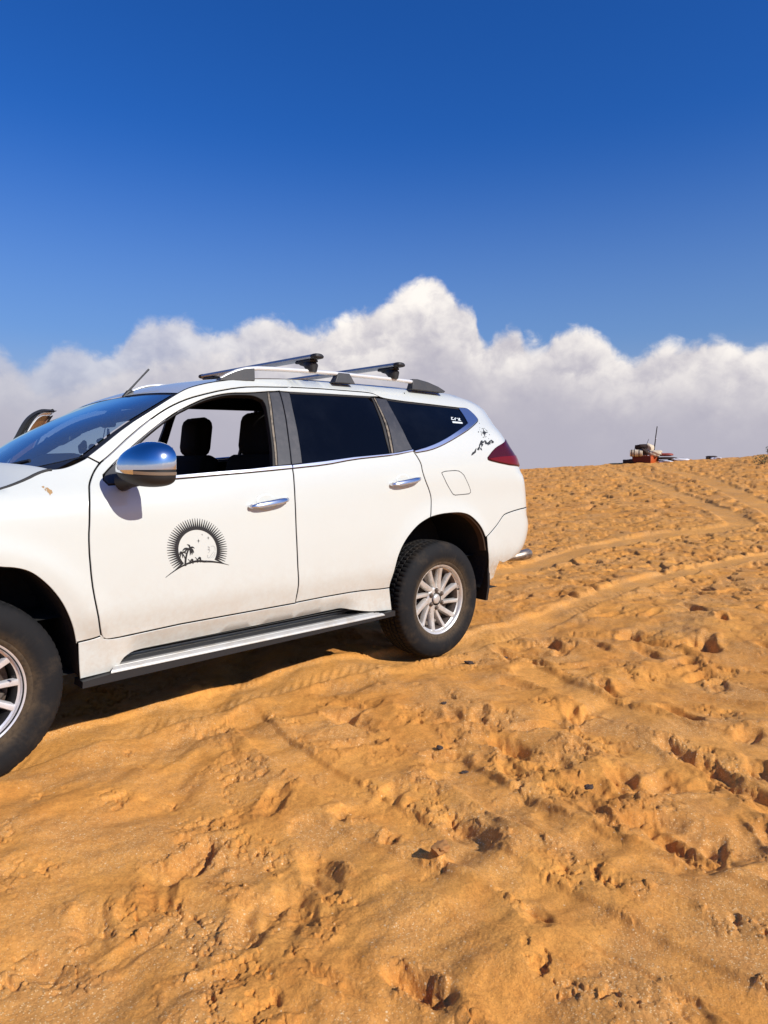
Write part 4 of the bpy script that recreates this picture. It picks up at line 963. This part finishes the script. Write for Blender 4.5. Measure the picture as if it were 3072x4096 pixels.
# ------------------------------------------------------------------ sand
def _hash(ix, iy, s):
    h = (ix.astype(np.int64)*374761393+iy.astype(np.int64)*668265263+s*974634777) & 0xFFFFFFFF
    h = ((h ^ (h >> 13))*1274126177) & 0xFFFFFFFF
    return (h ^ (h >> 16)) & 0xFFFFFF
def gnoise(x, y, s=0):
    ix, iy = np.floor(x), np.floor(y); fx, fy = x-ix, y-iy; u, v = fx*fx*fx*(fx*(fx*6-15)+10), fy*fy*fy*(fy*(fy*6-15)+10)
    def g(dx, dy):
        a = _hash(ix+dx, iy+dy, s)*(2*math.pi/0xFFFFFF); return np.cos(a)*(fx-dx)+np.sin(a)*(fy-dy)
    a, b, c, d = g(0, 0), g(1, 0), g(0, 1), g(1, 1)
    return ((a*(1-u)+b*u)*(1-v)+(c*(1-u)+d*u)*v)*1.5
def fbm(x, y, o=4, s=0, gain=.5):
    r = 0; a = 1.
    for i in range(o): r = r+a*gnoise(x*2**i+17.3*i, y*2**i-9.1*i, s+i); a *= gain
    return r
def worley(x, y, s=0):
    ix, iy = np.floor(x), np.floor(y); f1 = np.full(x.shape, 9.); f2 = f1.copy(); idv = np.zeros(x.shape); tx = np.zeros(x.shape); ty = np.zeros(x.shape)
    for dx in (-1, 0, 1):
        for dy in (-1, 0, 1):
            h = _hash(ix+dx, iy+dy, s); px = ix+dx+((h & 0xFFF)/4095.); py = iy+dy+((h >> 12)/4095.)
            d = np.hypot(x-px, y-py); n = d < f1
            f2 = np.where(n, f1, np.minimum(f2, d)); idv = np.where(n, (_hash(ix+dx, iy+dy, s+5) & 0xFFF)/4095., idv)
            tx = np.where(n, x-px, tx); ty = np.where(n, y-py, ty); f1 = np.where(n, d, f1)
    return f1, f2, idv, tx, ty
def ss(a, b, x): t = np.clip((x-a)/(b-a), 0, 1); return t*t*(3-2*t)
TRACKS = [  # centre line, half-width, depth, fresh tread
    ([(-2, -.55), (.2, -.60), (1.6, -.62), (2.3, -.72), (3.07, -.83), (3.7, -.75), (4.4, -.70), (6.0, -.68), (7.1, -.70), (8.6, -.94), (11, -1.6), (15, -3.0)], .16, .023, 1.),
    ([(-2, .75), (2.3, .76), (4.0, .79), (6.05, .83), (7.6, 1.03), (8.6, 1.02), (9.7, .77), (10.3, .32), (10.75, .12), (11.6, .50), (13.5, 1.70), (17.1, 4.2), (20, 6.25), (24.2, 9.6), (30, 14)], .24, .026, .6),
    ([(12.2, .0), (13.7, .79), (16.4, 2.27), (18.8, 3.72), (22, 5.73), (25.6, 8.3), (31, 12)], .30, .026, .4),
    ([(3.0, -1.5), (3.1, -1.86), (3.15, -2.38), (3.2, -2.8), (3.3, -4.0)], .07, .012, 0.),
    ([(1.25, -.9), (1.14, -1.3), (1.10, -1.9), (1.06, -2.5), (1.05, -3.0), (1.06, -3.5), (1.1, -4.5)], .09, .014, 0.),
    ([(.80, -2.0), (.90, -2.6), (.93, -3.1), (.90, -3.5), (.9, -4.5)], .07, .010, 0.),
    ([(1.55, -2.0), (1.42, -2.6), (1.43, -3.0), (1.50, -3.5), (1.6, -4.5)], .10, .016, 0.),
    ([(2.85, -1.5), (2.62, -2.2), (2.62, -2.9), (2.7, -4.0)], .11, .018, .2),
]
PRINTS = [(.84,-1.75,.10,.05,40,.022),(1.19,-2.43,.13,.065,75,.028),(1.34,-2.56,.09,.035,80,.022),(1.19,-2.03,.08,.05,20,.02),(1.0,-2.02,.07,.05,0,.018),(.98,-2.26,.05,.03,30,.02),(1.0,-2.48,.04,.03,0,-.02),
    (.70,-2.23,.13,.06,60,.022),(.50,-2.34,.14,.07,50,.026),(.40,-2.30,.12,.06,50,.02),(.43,-1.89,.12,.05,30,.02),(.27,-1.96,.12,.055,60,.016),(.03,-2.04,.10,.055,75,.014),(-.10,-2.11,.10,.05,110,.012),
    (.96,-2.88,.055,.04,70,.034),(.53,-2.83,.08,.04,100,.034),(.93,-3.34,.07,.04,60,.03),(1.61,-3.0,.13,.05,70,.024),(1.93,-2.63,.10,.06,50,.026),(2.31,-2.82,.12,.05,60,.028),(2.38,-2.63,.10,.05,60,.024),
    (4.07,-1.52,.14,.07,20,.03),(2.82,-2.45,.12,.06,70,.03),(4.19,-2.0,.15,.08,40,.034),(3.56,-1.2,.13,.06,40,.03),(2.18,-3.05,.12,.05,70,.026)]
_rng = np.random.RandomState(11)
for _ in range(560):
    x = 1.4+16*_rng.rand()**1.5; y = -1.0-5.5*_rng.rand()+x*(.10+.55*_rng.rand())*(_rng.rand() < .75)
    if abs(y) < .95 and x < 4.2: continue
    sc = .9+.5*_rng.rand(); PRINTS.append((x, y, .125*sc, .055*sc, _rng.rand()*180, .018+.030*_rng.rand()))
for _ in range(40):
    x = -.4+2.2*_rng.rand(); y = -1.5-2.2*_rng.rand(); PRINTS.append((x, y, .05+.07*_rng.rand(), .03+.03*_rng.rand(), _rng.rand()*180, .006+.012*_rng.rand()))
def poly_dist(X, Y, pts):
    pts = smooth_line(pts, 3); D = np.full(X.shape, 9e9); S = np.zeros(X.shape); T = np.zeros(X.shape); acc = 0.
    for (x1, y1), (x2, y2) in zip(pts[:-1], pts[1:]):
        dx, dy = x2-x1, y2-y1; l2 = dx*dx+dy*dy; l = math.sqrt(l2)
        t = np.clip(((X-x1)*dx+(Y-y1)*dy)/l2, 0, 1); ex, ey = X-x1-t*dx, Y-y1-t*dy; d = np.hypot(ex, ey); n = d < D
        S = np.where(n, acc+t*l, S); T = np.where(n, np.sign(ex*dy-ey*dx)*d, T); D = np.where(n, d, D); acc += l
    return D, S, T
RIDGE_AZ = np.radians([-180, -60, 0, 10, 18.5, 26.4, 35.0, 45, 55, 70, 90, 130, 180]); RIDGE_T = np.array([.0, .0, .006, .005, .0035, -.0045, -.0142, -.024, -.034, -.05, -.06, -.05, .0])
RIDGE_D = 34.
def base_height(X, Y):
    dx, dy = X-CAM_POS[0], Y-CAM_POS[1]; r = np.hypot(dx, dy); az = np.arctan2(dy, dx)
    t = np.interp(az, RIDGE_AZ, RIDGE_T); zr = CAM_POS[2]+RIDGE_D*t; s = np.clip((r-3)/(RIDGE_D-3), 0, 1)
    z = zr*s**1.45
    o = np.maximum(r-RIDGE_D, 0); z = z-np.minimum(o*.05+o*o*.0016, 9.)-.0004*o
    z = z+.02*fbm(X/5., Y/5., 2, 60)*ss(3, 12, r)*ss(60, 36, r)*3
    return z, r
def sand(X, Y):
    z, r = base_height(X, Y); near = ss(40, 12, r); smooth = np.zeros(X.shape); tone = np.zeros(X.shape)
    m = r < 60
    # undulations
    wx, wy = X+.25*gnoise(X*1.1, Y*1.1, 91), Y+.25*gnoise(X*1.1, Y*1.1, 92)
    und = .050*fbm(wx/1.5, wy/1.5, 3, 1)+.034*fbm(wx/.42, wy/.42, 3, 2)*ss(9, 5, r)
    rough = .0020*fbm(X/.05, Y/.05, 3, 3)+.0009*gnoise(X/.009, Y/.009, 6)*ss(4, 2.2, r)
    # combed by old wind and traffic: low ridges running across the slope
    z = z+und*.7
    crust_m = ss(-.02, .30, fbm(X/.75, Y/.75, 3, 21)+.16*ss(2.2, 4.5, r)-.10+.10*(X > 1.4))
    trk_all = np.zeros(X.shape)
    for pts, w, dep, fresh in TRACKS:
        P2 = np.array(pts); bb = (X > P2[:, 0].min()-1) & (X < P2[:, 0].max()+1) & (Y > P2[:, 1].min()-1) & (Y < P2[:, 1].max()+1)
        if not bb.any(): continue
        D, S, T = poly_dist(X[bb], Y[bb], pts); wob = .03*gnoise(S*.9, T*0+3.3, 31)
        D = np.abs(T+wob); core = ss(w*1.05, w*.72, D); rim = np.exp(-((D-w*1.18)/(.05+.12*w))**2)
        e = -dep*core+dep*.75*rim*(.5+.9*np.abs(gnoise(S*2.2, np.sign(T)*4., 33)))
        if fresh:
            ph = S/.034+np.abs(T)*26.; tread = (np.sin(ph*2*math.pi*.5) > .1)*1.-.5
            e = e+.0036*fresh*tread*ss(-.35, .35, gnoise(S*1.7, T*3, 35))*ss(w, w*.8, D)*(np.abs(np.sin(T/w*math.pi*1.5)) > .22)
            tone[bb] = np.maximum(tone[bb], (core*.8+.35*rim)*min(1, fresh+.4))
        q = trk_all[bb]; z[bb] += e; trk_all[bb] = np.maximum(q, core*(1. if fresh else .75))
    # sunk wheels and the little berms they push up
    for wx_, wy_ in ((2.775, -.757), (0., -.757), (2.775, .757), (0., .757)):
        a, b = (X-wx_)/.27, (np.abs(Y-wy_)-.135)/.07
        z += .026*np.exp(-((Y-wy_*1.20)/.085)**2)*ss(.36, .08, np.abs(X-wx_))
    z += .028*np.exp(-((np.abs(Y-wy_)-.20)/.05)**2)*ss(.32, .05, np.abs(X-wx_))
    # sand heaped in front of the rear wheel and along the shaded side
    z += .05*np.exp(-((X-2.05)/.28)**2-((Y+.62)/.22)**2)+.02*np.exp(-((X-1.0)/.5)**2-((Y+.5)/.2)**2)
    # foot and hoof prints
    pm = np.zeros(X.shape)
    for i, (px, py, a, b, ang, dep) in enumerate(PRINTS):
        if i < 26: a, b, dep = a*1.30, b*1.35, dep*2.1
        k = np.abs(X-px)+np.abs(Y-py) < a*4
        if not k.any(): continue
        ca, sa = math.cos(R_(ang)), math.sin(R_(ang)); u = ((X[k]-px)*ca+(Y[k]-py)*sa)/a; v = (-(X[k]-px)*sa+(Y[k]-py)*ca)/b
        v = v*(1+.22*np.cos(u*2.2)); rr = np.sqrt(u*u+v*v)*(1+.16*gnoise(u*1.5+i, v*1.5, 41)); floor = 1-ss(.40, 1.10, rr)
        lip_ = np.exp(-((rr-1.22)/.26)**2)*(.2+.8*ss(-.5, .6, u*math.cos(i)+v*math.sin(i)))
        z[k] += (-dep*floor*(1+.25*gnoise(u*2+3*i, v*2, 43))+.34*(.45 if i < 26 else 1.)*dep*lip_*(.55+.6*np.abs(gnoise(u*1.7+i, v*1.7, 45))))*(1-.85*trk_all[k])*(.66+.24*ss(3, 6, math.hypot(px+.67, py+3.99))-.25*ss(8, 14, math.hypot(px+.67, py+3.99))); pm[k] = np.maximum(pm[k], (1-ss(1.1, 1.6, rr)))
    # broken crust: plates and crumbs with their own tilt, gone where wheels rolled
    cm = crust_m*(1-.92*trk_all)
    def plates(sc, amp, s):
        jx = .25*sc*gnoise(X/sc*1.3, Y/sc*1.3, s+7); jy = .25*sc*gnoise(X/sc*1.3+40, Y/sc*1.3, s+8)
        f1, f2, idv, tx, ty = worley((X+jx)/sc, (Y+jy)/sc, s)
        return amp*((idv-.35)*ss(.0, .10, f2-f1)+.55*(np.cos(idv*40)*tx+np.sin(idv*40)*ty)*ss(.02, .12, f2-f1))*(idv > .45)
    edge = np.maximum(.75*cm*ss(.35, .85, fbm(X/.22, Y/.22, 2, 55)+.42), .8*pm*ss(.1, .5, fbm(X/.12, Y/.12, 2, 57)+.25)*(1-trk_all))
    fr = ss(3.0, 7.0, r)
    z += edge*((plates(.020, .008, 69)+plates(.047, .017, 70))*(1-fr)+plates(.11, .018, 71)*(.25+.15*fr)+plates(.24, .008, 72)*fr)
    fl = .8*ss(.16, .42, fbm(X/.36, Y/.36, 3, 93)+.02)*(1-trk_all)*ss(8, 4, r)
    z += -.0085*fl*ss(.24, .34, gnoise(X/.034, Y/.034, 94)+.35*gnoise(X/.012, Y/.012, 95))-.014*fl*ss(.30, .40, gnoise(X/.075, Y/.075, 96)+.3*gnoise(X/.02, Y/.02, 97))
    z += rough*(1-.6*trk_all)
    far_m = ss(4.5, 9., r)*ss(45, 30, r)*(1-trk_all)
    def pits(w, s, lo, hi): return ss(lo, hi, gnoise(X/w, Y/w, s)+.45*gnoise(X/.8, Y/.8, s+1))
    f2 = ss(10, 17, r)
    z += far_m*((1-f2)*(-.026*pits(.20, 77, .22, .32)-.014*pits(.11, 79, .24, .36))+f2*(-.050*pits(.42, 83, .20, .30)-.028*pits(.26, 85, .24, .34))+.008*np.abs(gnoise(X/.25, Y/.25, 80))*(1-f2))+fr*(1-f2)*(1-trk_all)*plates(.17, .008, 74)*ss(-.2, .3, gnoise(X/.8, Y/.8, 81))
    tone2 = np.clip(edge, 0, 1)
    return z, tone, tone2
def sand_mesh():
    azc = math.atan2(CAM_R[2, 1], CAM_R[2, 0])
    core = np.linspace(-R_(33), R_(33), 880); side_ = R_(33)+(math.pi-R_(33))*np.linspace(0, 1, 70)[1:]**1.6
    az = azc+np.concatenate([-side_[::-1], core, side_[:-1]])
    h = CAM_POS[2]; th = np.concatenate([np.linspace(math.atan2(h, .95), math.atan2(h, 6.), 700)[:-1], np.linspace(math.atan2(h, 6.), math.atan2(h, 37.), 400)]); r1 = h/np.tan(th)
    rr = np.concatenate([[.02, .3, .6], r1, np.geomspace(37.6, 6000, 60)])
    A, Rr = np.meshgrid(az, rr, indexing='ij'); X = CAM_POS[0]+Rr*np.cos(A); Y = CAM_POS[1]+Rr*np.sin(A)
    z, t1, t2 = sand(X.ravel(), Y.ravel()); n, m = X.shape
    V = to_world(np.stack([X.ravel(), Y.ravel(), z], 1)); 
    rf = Rr.ravel(); k = ss(60, 300, rf); V[:, 2] = V[:, 2]*(1-k)+(-9.)*k
    i = np.arange(n)[:, None]; j = np.arange(m-1)[None]; i2 = (i+1) % n
    F = np.stack([i*m+j, i*m+j+1, i2*m+j+1, i2*m+j], -1).reshape(-1, 4)
    # orientation: make normals point up
    a, b, c = V[F[1000, 0]], V[F[1000, 1]], V[F[1000, 2]]
    if np.cross(b-a, c-a)[2] < 0: F = F[:, ::-1]
    me = bpy.data.meshes.new('ground'); me.vertices.add(len(V)); me.vertices.foreach_set('co', V.ravel().astype(np.float32))
    me.loops.add(F.size); me.loops.foreach_set('vertex_index', F.ravel().astype(np.int32)); me.polygons.add(len(F))
    me.polygons.foreach_set('loop_start', np.arange(0, F.size, 4, dtype=np.int32)); me.polygons.foreach_set('loop_total', np.full(len(F), 4, np.int32))
    me.polygons.foreach_set('use_smooth', np.ones(len(F), bool)); me.update(calc_edges=True)
    for nm, t in (('packed', t1), ('crust', t2)):
        at = me.attributes.new(nm, 'FLOAT', 'POINT'); at.data.foreach_set('value', t.astype(np.float32))
    o = bpy.data.objects.new('ground', me); C.objects.link(o); tag(o, kind='structure'); return o
def sand_mat():
    m = bpy.data.materials.new('sand'); m.use_nodes = True; nt = m.node_tree; b = nt.nodes['Principled BSDF']
    b.inputs['Roughness'].default_value = .95; b.inputs['Specular IOR Level'].default_value = .15
    geo = nd(nt, 'ShaderNodeNewGeometry'); p = geo.outputs['Position']
    def no(s, det=5., ro=.6): return nd(nt, 'ShaderNodeTexNoise', ins={'Vector': p, 'Scale': s, 'Detail': det, 'Roughness': ro}).outputs[0]
    n1 = no(.7, 4.); n2 = no(6., 6., .65); n3 = no(45., 4.)
    c = mixc(nt, mapr(nt, n1, .36, .64), SAND_A, SAND_B)
    c = mixc(nt, math_(nt, 'MULTIPLY', mapr(nt, n2, .42, .70), .55), c, SAND_C)
    crust = nd(nt, 'ShaderNodeAttribute', attribute_name='crust').outputs['Fac']
    pk = nd(nt, 'ShaderNodeAttribute', attribute_name='packed').outputs['Fac']
    c = mixc(nt, math_(nt, 'MULTIPLY', crust, .45), c, SAND_D)
    c = mixc(nt, math_(nt, 'MULTIPLY', pk, .75), c, (.86, .42, .11))
    # fine grain: dark and pale grains, more of the pale ones where coarse sand lies on top
    w = nd(nt, 'ShaderNodeTexVoronoi', ins={'Vector': p, 'Scale': 210.}); sepc = nd(nt, 'ShaderNodeSeparateColor', ins={0: w.outputs['Color']})
    w2 = nd(nt, 'ShaderNodeTexVoronoi', ins={'Vector': p, 'Scale': 85.}); sep2 = nd(nt, 'ShaderNodeSeparateColor', ins={0: w2.outputs['Color']})
    dens = mapr(nt, no(2.6, 6., .65), .40, .64, .06, 1.)
    c = mixc(nt, math_(nt, 'MULTIPLY', dens, .50), c, (.60, .315, .115))
    c = mixc(nt, math_(nt, 'MULTIPLY', mapr(nt, n3, .36, .70), .34), c, SAND_D)
    drk = math_(nt, 'MULTIPLY', math_(nt, 'GREATER_THAN', sepc.outputs[1], .74), .22)
    c = mixc(nt, drk, c, (.27, .115, .03))
    pale = math_(nt, 'MULTIPLY', math_(nt, 'GREATER_THAN', sepc.outputs[0], .82), mapr(nt, w.outputs['Distance'], .55, .30, 0., 1.))
    c = mixc(nt, math_(nt, 'MULTIPLY', pale, math_(nt, 'MULTIPLY', dens, .75)), c, (.84, .60, .30))
    pale2 = math_(nt, 'MULTIPLY', math_(nt, 'GREATER_THAN', sep2.outputs[0], math_(nt, 'SUBTRACT', 1.0, math_(nt, 'MULTIPLY', dens, .10))), mapr(nt, w2.outputs['Distance'], .34, .18, 0., .7))
    c = mixc(nt, pale2, c, (.84, .64, .36))
    nt.links.new(c, b.inputs['Base Color'])
    hs = math_(nt, 'ADD', math_(nt, 'MULTIPLY', no(34., 4., .6), .08), math_(nt, 'ADD', math_(nt, 'MULTIPLY', no(230., 3., .8), .30), math_(nt, 'MULTIPLY', sepc.outputs[2], .34)))
    hs = math_(nt, 'ADD', hs, math_(nt, 'MULTIPLY', math_(nt, 'MULTIPLY', sep2.outputs[2], dens), .20))
    bp = nd(nt, 'ShaderNodeBump', ins={'Height': hs, 'Strength': .85, 'Distance': .010}); nt.links.new(bp.outputs[0], b.inputs['Normal'])
    return m
SAND_A = (.84, .388, .086); SAND_B = (.74, .318, .066); SAND_C = (.62, .244, .047); SAND_D = (.42, .158, .033)
ground = sand_mesh(); ground.data.materials.append(sand_mat())
def ground_z(x, y): return float(sand(np.array([float(x)]), np.array([float(y)]))[0][0])
def at_az(az, r):
    a = R_(az); x, y = CAM_POS[0]+r*math.cos(a), CAM_POS[1]+r*math.sin(a); return x, y, ground_z(x, y)

# ------------------------------------------------------------------ stones and clods
def stone(x, y, s, seed, label, mat, group=None, name='stone', cat='stone'):
    bm = bmesh.new(); bmesh.ops.create_icosphere(bm, subdivisions=3, radius=1.); rs = np.random.RandomState(seed); off = rs.rand(3)*50
    co = np.array([v.co for v in bm.verts]); q = co*1.3+off
    n = gnoise(q[:, 0]+q[:, 2]*.7, q[:, 1]-q[:, 2]*.5, seed)*.42+gnoise(q[:, 0]*2.6+q[:, 2]*2, q[:, 1]*2.6-q[:, 2], seed+3)*.25
    for v, k in zip(bm.verts, n): v.co = v.co*(1+k); v.co.z = v.co.z*.62
    for v in bm.verts: v.co = Vector((v.co.x*s[0], v.co.y*s[1], v.co.z*s[2]))
    me = bpy.data.meshes.new(name); bm.to_mesh(me); bm.free(); me.materials.append(mat)
    o = bpy.data.objects.new(name, me); C.objects.link(o); me.polygons.foreach_set('use_smooth', [True]*len(me.polygons)); me.set_sharp_from_angle(angle=R_(35))
    o.matrix_world = Matrix.Translation(Vector(to_world((x, y, ground_z(x, y)+s[2]*.25)))) @ Matrix.Rotation(rs.rand()*6, 4, 'Z')
    tag(o, label, cat, group); return o
m_clod = pmat('sand_clod', (.36, .16, .045), .95, bump=(60, .6, .01)); m_stone = pmat('dark_stone', (.055, .035, .025), .85, bump=(80, .4, .004))
for x, y, s, sd, lb, mt, nm in ((2.77, -1.12, (.030, .022, .020), 1, 'dark pebble on the sand just right of the rear tyre', m_stone, 'stone'),
    (3.06, -1.16, (.032, .02, .016), 2, 'flat dark pebble farther right of the rear tyre, beside the wheel track', m_stone, 'stone'),
    (1.81, -2.54, (.022, .014, .012), 3, 'lone dark pebble on bare sand at the right, amid the footprints', m_stone, 'stone'),
    (1.64, -1.89, (.016, .014, .012), 4, 'small dark pebble on the open sand below the rear wheel', m_stone, 'stone'),
    (1.59, -2.08, (.018, .013, .012), 5, 'dark angular pebble at the edge of a footprint below the rear wheel', m_stone, 'stone'),
    (.985, -2.49, (.036, .026, .026), 6, 'brown lumpy sand clod below the large curved footprint', m_clod, 'sand_clod'),
    (2.05, -1.55, (.016, .012, .010), 8, 'tiny dark pebble on smooth sand midway below the rear wheel', m_stone, 'stone')):
    stone(x, y, s, sd, lb, mt, None, nm, 'clod' if nm == 'sand_clod' else 'stone')

# ------------------------------------------------------------------ shrubs
m_leaf = pmat('dry_leaf', (.055, .085, .03), .8, var=(30, (.10, .10, .04), .7)); m_twig = pmat('twig', (.11, .07, .04), .9); m_blue = pmat('grey_green_leaf', (.06, .15, .09), .7)
def shrub(x, y, w, h, n, label, seed, leaf=m_leaf, lift=0.):
    z = ground_z(x, y); e = empty('desert_shrub', Matrix.Translation(Vector(to_world((x, y, z-.01))))); tag(e, label, 'shrub', 'desert shrubs')
    rs = np.random.RandomState(seed); st = MB(); lf = MB()
    for _ in range(9):
        a = rs.rand()*6.28; l = .45+.5*rs.rand(); tip = np.array([w*.42*l*math.cos(a), w*.42*l*math.sin(a), h*(.55+.35*rs.rand())]); st.tube([(0, 0, 0), tip*np.array([.4, .4, .6]), tip], [.02*h, .014*h, .005*h], 5)
    for _ in range(n):
        a = rs.rand()*6.28; u = rs.rand()**.6; zz = h*(.25+.72*rs.rand()); f = math.sqrt(max(0, 1-((zz/h-.5)/.55)**2)); c = np.array([w*.5*u*f*math.cos(a), w*.5*u*f*math.sin(a), zz]); c += rs.randn(3)*.04*w
        t = rs.randn(3); t /= np.linalg.norm(t); b = np.cross(t, rs.randn(3)); b /= np.linalg.norm(b); s = h*(.05+.06*rs.rand())
        lf.add([c-t*s, c+b*s*.35, c+t*s, c-b*s*.35], [(0, 1, 2, 3)])
    st.build('stem', m_twig, e); lf.build('foliage', leaf, e, None, True, False); return e
x, y, _z = at_az(18.75, RIDGE_D-5.5); shrub(x, y, .70, .38, 260, 'dark green low shrub on the slope just below the crest at the right edge', 5)
x, y, _z = at_az(18.52, RIDGE_D+.1); shrub(x, y, .16, .34, 60, 'thin wind-bent shrub standing up on the crest at the right edge', 6)
shrub(6.56, .18, .16, .045, 70, 'tiny grey-green plant on open sand right of the car tail', 7, m_blue)

# ------------------------------------------------------------------ the load of gear left on the crest
m_or = pmat('orange_plastic', (.46, .085, .014), .5, bump=(30, .1, .004), var=(6, (.30, .05, .012), .6)); m_cream = pmat('cream_canvas', (.60, .50, .36), .9, var=(10, (.42, .33, .22), .6), bump=(20, .5, .02))
m_brn = pmat('dark_brown_cloth', (.035, .018, .012), .9, bump=(18, .5, .02)); m_red = pmat('faded_red_board', (.32, .055, .035), .7, var=(8, (.20, .03, .02), .7)); m_wht = pmat('white_sheet', (.66, .66, .68), .8); m_pole = pmat('dark_pole', (.018, .012, .015), .8)
GA = 26.6; gx, gy, gz = at_az(GA, RIDGE_D-.6); K = RIDGE_D/34.
# local axes: right as seen on arrival from the car, away, up
_fw = np.array([math.cos(R_(GA)), math.sin(R_(GA)), 0]); _ri = np.array([_fw[1], -_fw[0], 0])
def gear_frame(rx, fy, up=0., yaw=0.):
    c = np.array([gx, gy, 0])+_ri*rx+_fw*fy; z = ground_z(c[0], c[1])
    B = np.stack([_ri, _fw, np.array([0, 0, 1.])], 1); B = RW @ B; o = to_world((c[0], c[1], z+up))
    return Matrix([[B[i, 0], B[i, 1], B[i, 2], o[i]] for i in range(3)]+[[0, 0, 0, 1]]) @ Matrix.Rotation(R_(yaw), 4, 'Z')
e = empty('cargo_box', gear_frame(.0, .1, 0, 64)); tag(e, 'large orange box with panelled sides lying on the sand crest under cream sacks', 'box')
b = MB(); b.box((0, 0, .12), (.82, .82, .34), .03); b.build('body', m_or, e)
def box_piece(name, c, d, bev, mat, par): return MB().box(c, d, bev).build(name, mat, par)
for x_ in (-.24, .24): box_piece('panel', (x_*.85, -.415, .13), (.34, .012, .22), .004, m_or, e)
m_box_shade = pmat('box_side_shade', (.13, .022, .010), .9, bump=(18, .4, .02))  # shade of the box's left side, put into a dark red sheet
box_piece('shaded_side', (-.420, 0, .115), (.02, .84, .36), .006, m_box_shade, e)
box_piece('rim', (0, 0, .285), (.86, .86, .035), .012, m_or, e)
e = empty('drum', gear_frame(-.40, -.25, .28, 0)); tag(e, 'cream drum with dark hoops lying on the orange box', 'drum')
m = MB(); m.lathe([(0, -.26), (.13, -.26), (.145, -.24), (.15, -.1), (.15, .1), (.145, .24), (.13, .26), (0, .26)], 24, (0, 0, .14), 'y'); m.v = [(y, x, z) for x, y, z in m.v]; m.build('body', m_cream, e)
for y_ in (-.18, -.08, .12): m = MB(); m.lathe([(.15, y_-.02), (.158, y_-.015), (.158, y_+.015), (.15, y_+.02)], 24, (0, 0, .14), 'y'); m.v = [(y, x, z) for x, y, z in m.v]; m.build('hoop', m_brn, e)
def lump(name, M, d, mat, label, cat, seed, group=None, amp=.28):
    bm = bmesh.new(); bmesh.ops.create_icosphere(bm, subdivisions=4, radius=1.)
    co = np.array([v.co for v in bm.verts]); q = co*1.2+seed*7.1; n = gnoise(q[:, 0]+q[:, 2], q[:, 1]-q[:, 2]*.6, seed)*amp+gnoise(q[:, 0]*3+q[:, 2]*2, q[:, 1]*3, seed+1)*amp*.4
    for v, k in zip(bm.verts, n):
        c = Vector([math.copysign(abs(t)**.75, t) for t in v.co])*(1+k); v.co = Vector((c.x*d[0], c.y*d[1], c.z*d[2]))
    me = bpy.data.meshes.new(name); bm.to_mesh(me); bm.free(); me.materials.append(mat); o = bpy.data.objects.new(name, me); C.objects.link(o); me.polygons.foreach_set('use_smooth', [True]*len(me.polygons)); o.matrix_world = M
    tag(o, label, cat, group); return o
lump('sack', gear_frame(.36, -.05, .42, 10), (.30, .26, .13), m_cream, 'plump cream sack on the right end of the orange box', 'sack', 3)
lump('sack', gear_frame(.14, .10, .60, -20), (.17, .22, .21), m_cream, 'upright cream sack behind the plump one on the orange box', 'sack', 4)
lump('bundle', gear_frame(-.12, .10, .68, 15), (.30, .24, .13), m_brn, 'dark rolled bundle on top of the heap of gear', 'bundle', 5)
lump('bundle', gear_frame(-.08, -.22, .46, 15), (.14, .12, .15), m_brn, 'brown mottled bundle between the drum and the cream sacks', 'bundle', 6, None, .5)
lump('bag', gear_frame(-.66, .1, .06, 0), (.30, .22, .12), m_brn, 'dark low bag lying on the sand left of the orange box', 'bag', 7)
o = lump('board', gear_frame(.78, .35, .30, -8), (.34, .30, .07), m_red, 'faded red slab stacked at the right of the orange box', 'slab', 8, None, .08)
o = lump('board', gear_frame(.84, .25, .13, -4), (.44, .34, .055), m_brn, 'wide dark slab under the faded red one', 'slab', 9, None, .08)
lump('sheet', gear_frame(.82, -.3, .01, 4), (.26, .3, .06), m_wht, 'crumpled white sheet on the sand against the orange box', 'sheet', 10, None, .35)
lump('sheet', gear_frame(1.42, .1, .03, 8), (.36, .2, .055), m_wht, 'white sheet spread on the crest beyond the dark slab', 'sheet', 11, None, .3)
lump('tarp', gear_frame(1.45, .25, .07, 3), (.24, .12, .04), m_brn, 'dark strip of tarpaulin folded over the farther white sheet', 'tarpaulin', 12, None, .3)
lump('tarp', gear_frame(2.62, .2, .03, 3), (.22, .2, .07), m_brn, 'black hump of tarpaulin lying alone on the crest', 'tarpaulin', 13, None, .25)
lump('sheet', gear_frame(2.82, .0, .0, 3), (.2, .15, .05), m_wht, 'small pale scrap of sheet beside the lone black tarpaulin', 'sheet', 14, None, .3)
e = empty('flag_pole', gear_frame(.33, .3, .15)); tag(e, 'tall thin dark pole leaning up from the heap of gear', 'pole')
m = MB(); m.tube([(0, 0, 0), (.01, 0, .42), (.045, 0, .75)], [.028, .026, .024], 8); m.tube([(.04, 0, .72), (.06, 0, .95), (.11, 0, 1.40)], [.022, .022, .019], 8); m.build('shaft', m_pole, e)
m = MB(); m.box((.085, -.02, .86), (.05, .02, .07), .008); m.build('tag', m_wht, e)
for rx, z0, h, tilt, lb in ((-.48, .55, .24, .03, 'short thin dark stick on the left of the gear heap'), (.02, .78, .24, .08, 'short thin dark stick rising behind the rolled bundle')):
    m = MB(); m.tube([(0, 0, 0), (tilt, 0, h)], .011, 6); o = m.build('stick', m_pole); o.matrix_world = gear_frame(rx, .2, z0); tag(o, lb, 'stick')
